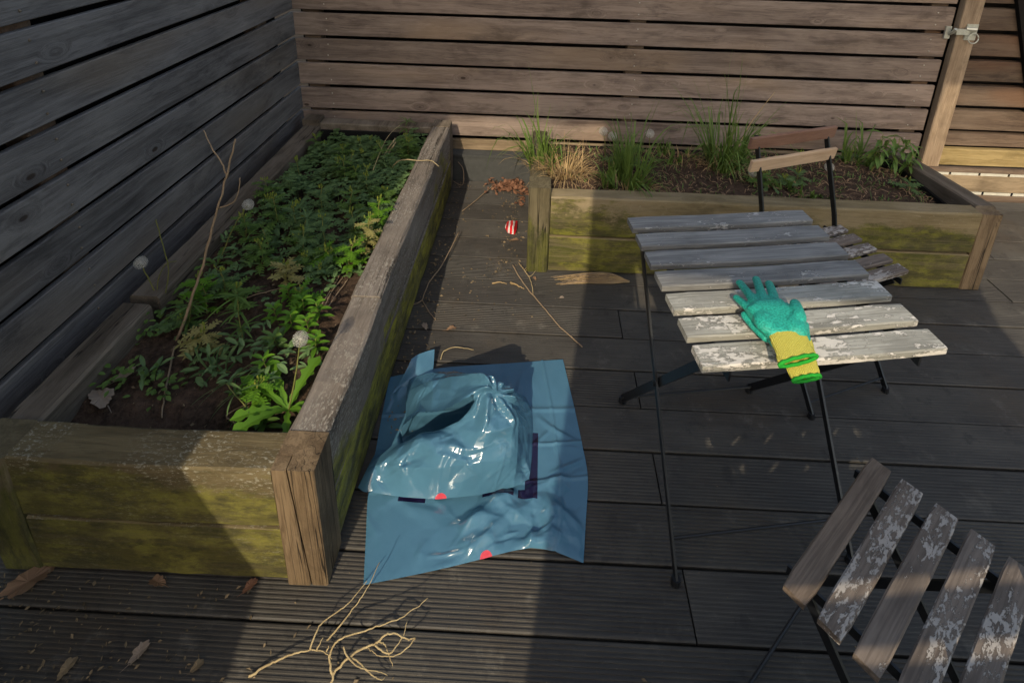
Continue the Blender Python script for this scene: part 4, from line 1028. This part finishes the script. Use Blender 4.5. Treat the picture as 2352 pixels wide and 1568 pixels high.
# ------------------------------------------------------------------ right planter: grasses and weeds
def tussock(base, spread, nb, hb_, nd, hd, label, seed, tall=(), wob=.5):
    random.seed(seed); c = empty('grass_tussock', base, label=label, cat='grass', group='grass tussocks in the right planter')
    b = MB()
    for ti in range(max(1, nb//8) if nb else 0):                       # tillers, each a loose bunch leaning its own way
        a = rnd(0, 6.28); r = spread*math.sqrt(random.random()); tb_ = base + Vector((math.cos(a)*r, math.sin(a)*r*.8, -.01)); hh = hb_*random.choice((.35, .5, .7, .9, 1.1)); a2 = a+rnd(-1.2, 1.2); ln = rnd(.05, wob)
        for i in range(8):
            d = Vector((math.cos(a2)*ln+rnd(-.18, .18), math.sin(a2)*ln+rnd(-.18, .18), 1)); L = hh*rnd(.45, 1.15)
            blade(b, tb_ + Vector((rnd(-.008, .008), rnd(-.008, .008), 0)), d, L, rnd(.005, .0135), rnd(.1, 1.6), 8, random.choice((None, 3, 4, 5, 6)))
    for (px, py) in tall:
        tip = aty(px, py, base.y+.02); p_ = base+Vector((rnd(-.02, .02), rnd(-.02, .02), 0)); blade(b, p_, tip-p_, (tip-p_).length, .006, .04, 6)
    o = b.build('green_blades', M['grass'], c, kind='stuff'); o.location = -base
    if nd:
        b = MB()
        for i in range(nd):
            a = rnd(0, 6.28); r = spread*1.1*math.sqrt(random.random()); p_ = base + Vector((math.cos(a)*r, math.sin(a)*r*.8-.01, -.005))
            d = Vector((math.cos(a)*rnd(0, .9), math.sin(a)*rnd(0, .9), rnd(.3, 1))); blade(b, p_, d, hd*rnd(.5, 1.2), rnd(.003, .005), rnd(.3, 1.8), 5)
        o = b.build('dry_blades', M['straw'], c, kind='stuff'); o.location = -base
    return c
tussock(onB(1240, 385), .055, 130, .34, 26, .20, 'sunlit grass tussock at the left end of the right planter', 71, ((1213, 135), (1240, 255), (1250, 235), (1275, 290)))
tussock(onB(1300, 400), .070, 0, .1, 230, .17, 'bleached straw stump right of the sunlit tussock', 72)
tussock(onB(1432, 430), .100, 200, .33, 60, .12, 'shaded grass tussock spilling over the front board', 73, ((1490, 205), (1495, 212), (1420, 255), (1535, 215), (1455, 330)))
tussock(onB(1660, 385), .070, 210, .44, 70, .17, 'tallest grass tussock, centre of the right planter', 74, ((1690, 95), (1704, 125), (1715, 150), (1640, 165), (1620, 190), (1745, 240), (1690, 200)))
tussock(onB(1960, 375), .07, 110, .26, 10, .1, 'thin grass tuft right of the chair backrest', 75, ((1975, 250), (1950, 290)))
tussock(onB(1560, 365), .12, 90, .13, 40, .08, 'short sparse grass behind the two middle tussocks', 76)
tussock(onB(1850, 440), .11, 110, .10, 14, .06, 'short blue green grass tuft behind the chair uprights', 77)
lying('dry_twig', [(1690, 345, .36), (1730, 275, .50), (1780, 212, .62)], .0026, .0014, M['straw'], 'single pale straw slanting out of the tallest tussock')
for i, (px, py, lb_) in enumerate([(1386, 302, 'left dandelion clock of the pair behind the spilling tussock'), (1407, 313, 'right dandelion clock of the pair behind the spilling tussock'), (1493, 307, 'dandelion clock right of the spilling tussock'),
        (1730, 396, 'dandelion clock left of the chair back'), (1905, 384, 'dandelion clock right of the chair back')]):
    q = onB(px+(4 if i < 3 else 2), py+(70 if i < 3 else 28)); dandelion(q, [aty(px, py, q.y+.01)], lb_, 3, .07, .5, M['leaf'], .022)
q = onB(1765, 425); dandelion(q, [], 'flat dandelion rosette behind the chair uprights', 9, .10, .3, M['leaf_blue'], group='dandelion rosettes')
def nettle(base, h, label, seed):
    random.seed(seed); c = empty('dock_weed', base, label=label, cat='weed', group='drooping leafy weeds at the gate end')
    for s_ in range(3):
        tip = base+Vector((rnd(-.05, .05), rnd(-.04, .02), h*1.5*rnd(.7, 1.0))); stemline([base, base.lerp(tip, .5)+Vector((rnd(-.01, .01), 0, 0)), tip], .0022, .0014, M['stem'], c); b = MB()
        for i in range(9):
            p_ = base.lerp(tip, .3+.7*i/8); a = i*2.4+s_
            leaf(b, p_, (math.cos(a), math.sin(a)*.8-.2, rnd(-.5, .3)), (0, 0, 1), rnd(.05, .085), rnd(.014, .02), None, .2, 1.2, 6)
        o = b.build('foliage', M['leaf'] if s_ else M['grass'], c); o.location = -base
random.seed(277); SP = sorted([(rnd(.35, 1.75), rnd(2.2, 2.66), rnd(.04, .09)) for _ in range(9)])
for i, (x, y, h) in enumerate(SP): groundsel(Vector((x, y, zb(x, y))), h, 'small feathery weed in the right planter, %s from its left end' % ORD[i], M[('leaf_blue', 'leaf', 'cover')[i % 3]], 2300+i, (0, 0), 11)
nettle(onB(2000, 395), .15, 'drooping leafy weed behind the right end of the chair back', 81)
nettle(onB(2045, 400), .17, 'drooping leafy weed at the inner gate end of the planter', 82)
nettle(onB(2085, 410), .15, 'drooping leafy weed nearest the gate stile', 83)
nettle(onB(1980, 345), .14, 'leafy weed at the back board near the gate', 84)
groundsel(onB(2080, 440), .07, 'small groundsel in the right corner of the right planter', M['leaf_blue'], 960)
lt_ = MB(); random.seed(90)
for i in range(1500):
    x = rnd(.09, 1.82); y = rnd(2.15, 2.70); a = rnd(0, 6.28); L = rnd(.02, .07)
    blade(lt_, (x, y, zb(x, y)+rnd(.004, .02)), (math.cos(a), math.sin(a), rnd(.0, .5)), L, rnd(.002, .0048), rnd(.2, 2.2), 5, random.choice((None, 2)))
lt_.build('straw_litter', M['straw_dk'], label='tangled dry straw strewn over the soil of the right planter', cat='straw', kind='stuff')
gb = MB()
for i in range(520):
    x = rnd(.09, 1.82); y = rnd(2.15, 2.70); a = rnd(0, 6.28)
    blade(gb, (x, y, zb(x, y)), (math.cos(a)*.6, math.sin(a)*.6, 1), rnd(.02, .06), rnd(.003, .006), rnd(.3, 1.5), 4)
gb.build('seedlings', M['leaf'], label='sparse tiny seedlings between the tussocks of the right planter', cat='seedlings', kind='stuff')

# ------------------------------------------------------------------ litter on the deck
def zt(x, y, z=.0): return at(509.6+.25*x, 1270+.25*y, z)
rt = empty('dry_roots', zt(1000, 1100), label='tangle of pale dry roots lying on the deck at the bottom', cat='dry stem')
RTS = [[(250, 1130, .006), (410, 1030, .012), (560, 960, .02), (700, 910, .025), (850, 885, .028), (960, 915, .02), (1010, 975, .012)],
       [(810, 880, .03), (860, 740, .045), (930, 630, .05), (1070, 530, .055), (1180, 440, .06), (1270, 330, .065), (1335, 245, .07)],
       [(965, 800, .02), (1080, 670, .04), (1200, 520, .05), (1270, 420, .06), (1350, 290, .07), (1445, 85, .08)],
       [(1025, 1140, .01), (1000, 1040, .02), (990, 940, .03), (1030, 840, .045), (1100, 780, .055), (1290, 720, .06), (1450, 660, .065), (1640, 590, .07), (1780, 500, .075), (1890, 410, .08)],
       [(1000, 1192, .01), (1050, 1080, .02), (1160, 960, .04), (1300, 870, .05), (1420, 820, .06), (1500, 750, .07), (1560, 735, .07), (1650, 760, .065), (1720, 790, .06), (1780, 770, .055), (1700, 870, .05), (1600, 935, .045), (1450, 940, .045), (1380, 890, .05), (1340, 865, .05)],
       [(1420, 820, .06), (1480, 820, .05), (1520, 890, .04), (1570, 1030, .02)], [(1410, 840, .06), (1500, 910, .05), (1560, 905, .055), (1640, 800, .06), (1680, 720, .065), (1700, 630, .07)],
       [(1115, 860, .05), (1160, 950, .045), (1240, 1030, .04), (1340, 1070, .03), (1440, 1085, .02), (1520, 1115, .01)], [(1180, 960, .04), (1250, 990, .04), (1330, 1070, .03), (1400, 1130, .02), (1470, 1160, .015), (1500, 1130, .012)],
       [(870, 885, .03), (900, 830, .04), (930, 770, .045)], [(960, 905, .02), (985, 850, .03)]]
for i, r_ in enumerate(RTS): stemline([zt(*q) for q in r_],   .0027 if i in (0, 3, 4) else .0020, .0007, M['twig'], rt, 'root')
def zq(x, y, z=.006): return at(1097.6+.1667*x, 588+.1667*y, z)
tw_ = empty('twig', zq(900, 700), label='long straight twig with a side shoot on the sunlit deck', cat='twig')
stemline([zq(1440, 1250), zq(1250, 1080), zq(1110, 950), zq(900, 700), zq(760, 540), zq(650, 400), zq(560, 270), zq(480, 120)], .0022, .0030, M['twig_br'], tw_)
stemline([zq(760, 540), zq(750, 420, .015), zq(710, 300, .02), zq(640, 190, .02), zq(580, 120, .018)], .0020, .0014, M['twig'], tw_, 'side_shoot')
stemline([zq(705, 290, .02), zq(740, 270, .02), zq(800, 200, .018)], .0018, .0014, M['twig'], tw_, 'side_shoot')
for k in range(7):
    a = zq(580+18*k, 120+26*k, .02); stemline([a, a+Vector((rnd(-.012, .012), rnd(-.008, .012), .006))], .0016, .0008, M['straw'], tw_, 'bract')
st_ = empty('straw_bundle', zq(1700, 330), label='flattened bundle of straw at the foot of the right planter', cat='straw'); random.seed(5)
for i in range(30):
    k = i/29; e = zq(2085+rnd(-10, 10), 350+rnd(-12, 12), .008); s_ = zq(1000+rnd(0, 320), 285+110*k+rnd(-8, 8), .004); m_ = zq(1550+rnd(-80, 120), 225+150*k, rnd(.012, .045)*(1.1-k)); n_ = zq(1880, 250+125*k, rnd(.012, .03)*(1.1-k)+.004)
    stemline([s_, m_, n_, e], .0011, .0013, M['straw'] if i % 2 else M['twig_br'], st_, 'straw', 4)
lying('twig', [(1055, 530, .03), (1020, 600, .03), (985, 650, .02), (968, 690, .01), (945, 700, .005)], .0026, .0016, M['twig_br'], 'thin grey twig along the foot of the right rail', cat='twig')
lying('twig', [(969, 688, .01), (985, 715, .008), (1001, 735, .004)], .002, .0014, M['twig_br'], 'short twig branching from the one along the rail', cat='twig')
lying('dry_twig', [(1012, 825, .004), (1020, 806, .012), (1045, 797, .014), (1070, 800, .012), (1088, 803, .004)], .002, .0014, M['twig'], 'curled yellow straw just behind the blue sack')
lying('twig', [(1040, 415, .02), (1062, 425, .04), (1064, 390, .10), (1052, 372, .13)], .0022, .0016, M['twig_br'], 'bent stem standing in the corner between planter and step', cat='twig')
lying('twig', [(1140, 420, .01), (1105, 450, .01), (1062, 485, .008)], .003, .0018, M['twig_br'], 'dark twig pointing at the leaf heap', cat='twig')
lying('straw_wisp', [(1130, 650, .006), (1150, 648, .012), (1165, 652, .006)], .0035, .0012, M['straw'], 'left of two straw heads lying on the deck', cat='straw', group='two straw heads')
lying('straw_wisp', [(1172, 648, .006), (1188, 655, .014), (1205, 664, .006)], .0050, .0012, M['straw'], 'right and thicker of two straw heads lying on the deck', cat='straw', group='two straw heads')
# heap of russet leaf scraps
hp = MB(); random.seed(21)
def scrap(b, c, L, tilt=.6):
    a = rnd(0, 6.28); d = Vector((math.cos(a), math.sin(a), rnd(-tilt, tilt))); leaf(b, c, d, (rnd(-.5, .5), rnd(-.5, .5), 1), L, L*rnd(.5, .9), None, rnd(-.4, .4), rnd(-.8, .8), 4)
for i in range(260):
    px = random.gauss(1168, 22); py = random.gauss(425, 8); c = at(px, py, rnd(.004, .03)); scrap(hp, c, rnd(.008, .034), 1.0)
for i in range(40):
    c = at(random.gauss(1200, 6), rnd(430, 470), rnd(.004, .02)); scrap(hp, c, rnd(.012, .03))
hp.build('leaf_heap', M['dead_red'], label='heap of russet dead leaves in front of the step', cat='leaves', kind='stuff')
db = MB(); random.seed(33)
def chip(c, L): 
    a = rnd(0, 6.28); u = Vector((math.cos(a), math.sin(a), rnd(-.3, .3)))*L; v = Vector((-math.sin(a), math.cos(a), rnd(-.3, .3)))*L*rnd(.3, .7)
    db.add([c-u*.5, c+v*.5+Vector((0, 0, L*.2)), c+u*.6, c-v*.5], [(0, 1, 2, 3)])
for i in range(420):
    y = rnd(1.25, 2.8); chip(Vector((-.455+abs(random.gauss(0, .05)), y, rnd(.002, .008))), rnd(.004, .014))
for i in range(260):
    chip(Vector((rnd(-.12, -.03)-abs(random.gauss(0, .06)), rnd(2.0, 2.8), rnd(.002, .008))), rnd(.004, .016))
for i in range(420):
    y = rnd(.55, .87); chip(Vector((-1.3+abs(random.gauss(0, .38)), y, rnd(.002, .006))), rnd(.004, .013))
for i in range(200):
    chip(Vector((rnd(-.45, 1.9), rnd(.6, 2.0), .002)), rnd(.002, .005))
for i in range(90):
    chip(Vector((random.gauss(-.16, .12), random.gauss(1.95, .12), .003)), rnd(.003, .011))
db.build('debris', M['crumb'], label='scattered crumbs of leaf and bark along the planter edges', cat='debris', kind='stuff')
# grit and chips in the planter soil
db = MB()
for i in range(380):
    x = rnd(-1.15, -.59); y = rnd(1.0, 2.2); chip(Vector((x, y, za(x, y)+.007)), rnd(.003, .012))
db.build('soil_chips', M['crumb'], label='pale bark chips on the soil of the left planter', cat='debris', kind='stuff')
# crumpled wrapper
t = NT('red_wrapper'); p = t.coords(False); wv = t.new('ShaderNodeTexWave'); wv.inputs['Scale'].default_value = 14; wv.inputs['Distortion'].default_value = 3; wv.inputs['Detail'].default_value = 1; t.l.new(p, wv.inputs['Vector'])
M['wrap'] = t.out(t.mix(t.ss(wv.outputs['Fac'], .62, .66), (.62, .012, .02), (.75, .70, .66)), .3, .5)
G = patch([[at(x, y, z) for x, y, z in r] for r in [[(1166, 535, .006), (1174, 538, .012), (1182, 540, .006)], [(1160, 522, .015), (1175, 524, .035), (1187, 526, .012)], [(1167, 508, .008), (1178, 508, .03), (1188, 508, .01)]]], 14, 14)
wc = at(1175, 524)
for r in G:
    for p_ in r: p_ -= wc; p_ += Vector((0, 0, .008*crumple(p_, 40)))
b = MB(); b.add([p_ for r in G for p_ in r], [(a*15+c, a*15+c+1, (a+1)*15+c+1, (a+1)*15+c) for a in range(14) for c in range(14)])
b.build('wrapper', M['wrap'], None, loc=wc, label='crumpled red and white wrapper on the deck by the post', cat='wrapper')
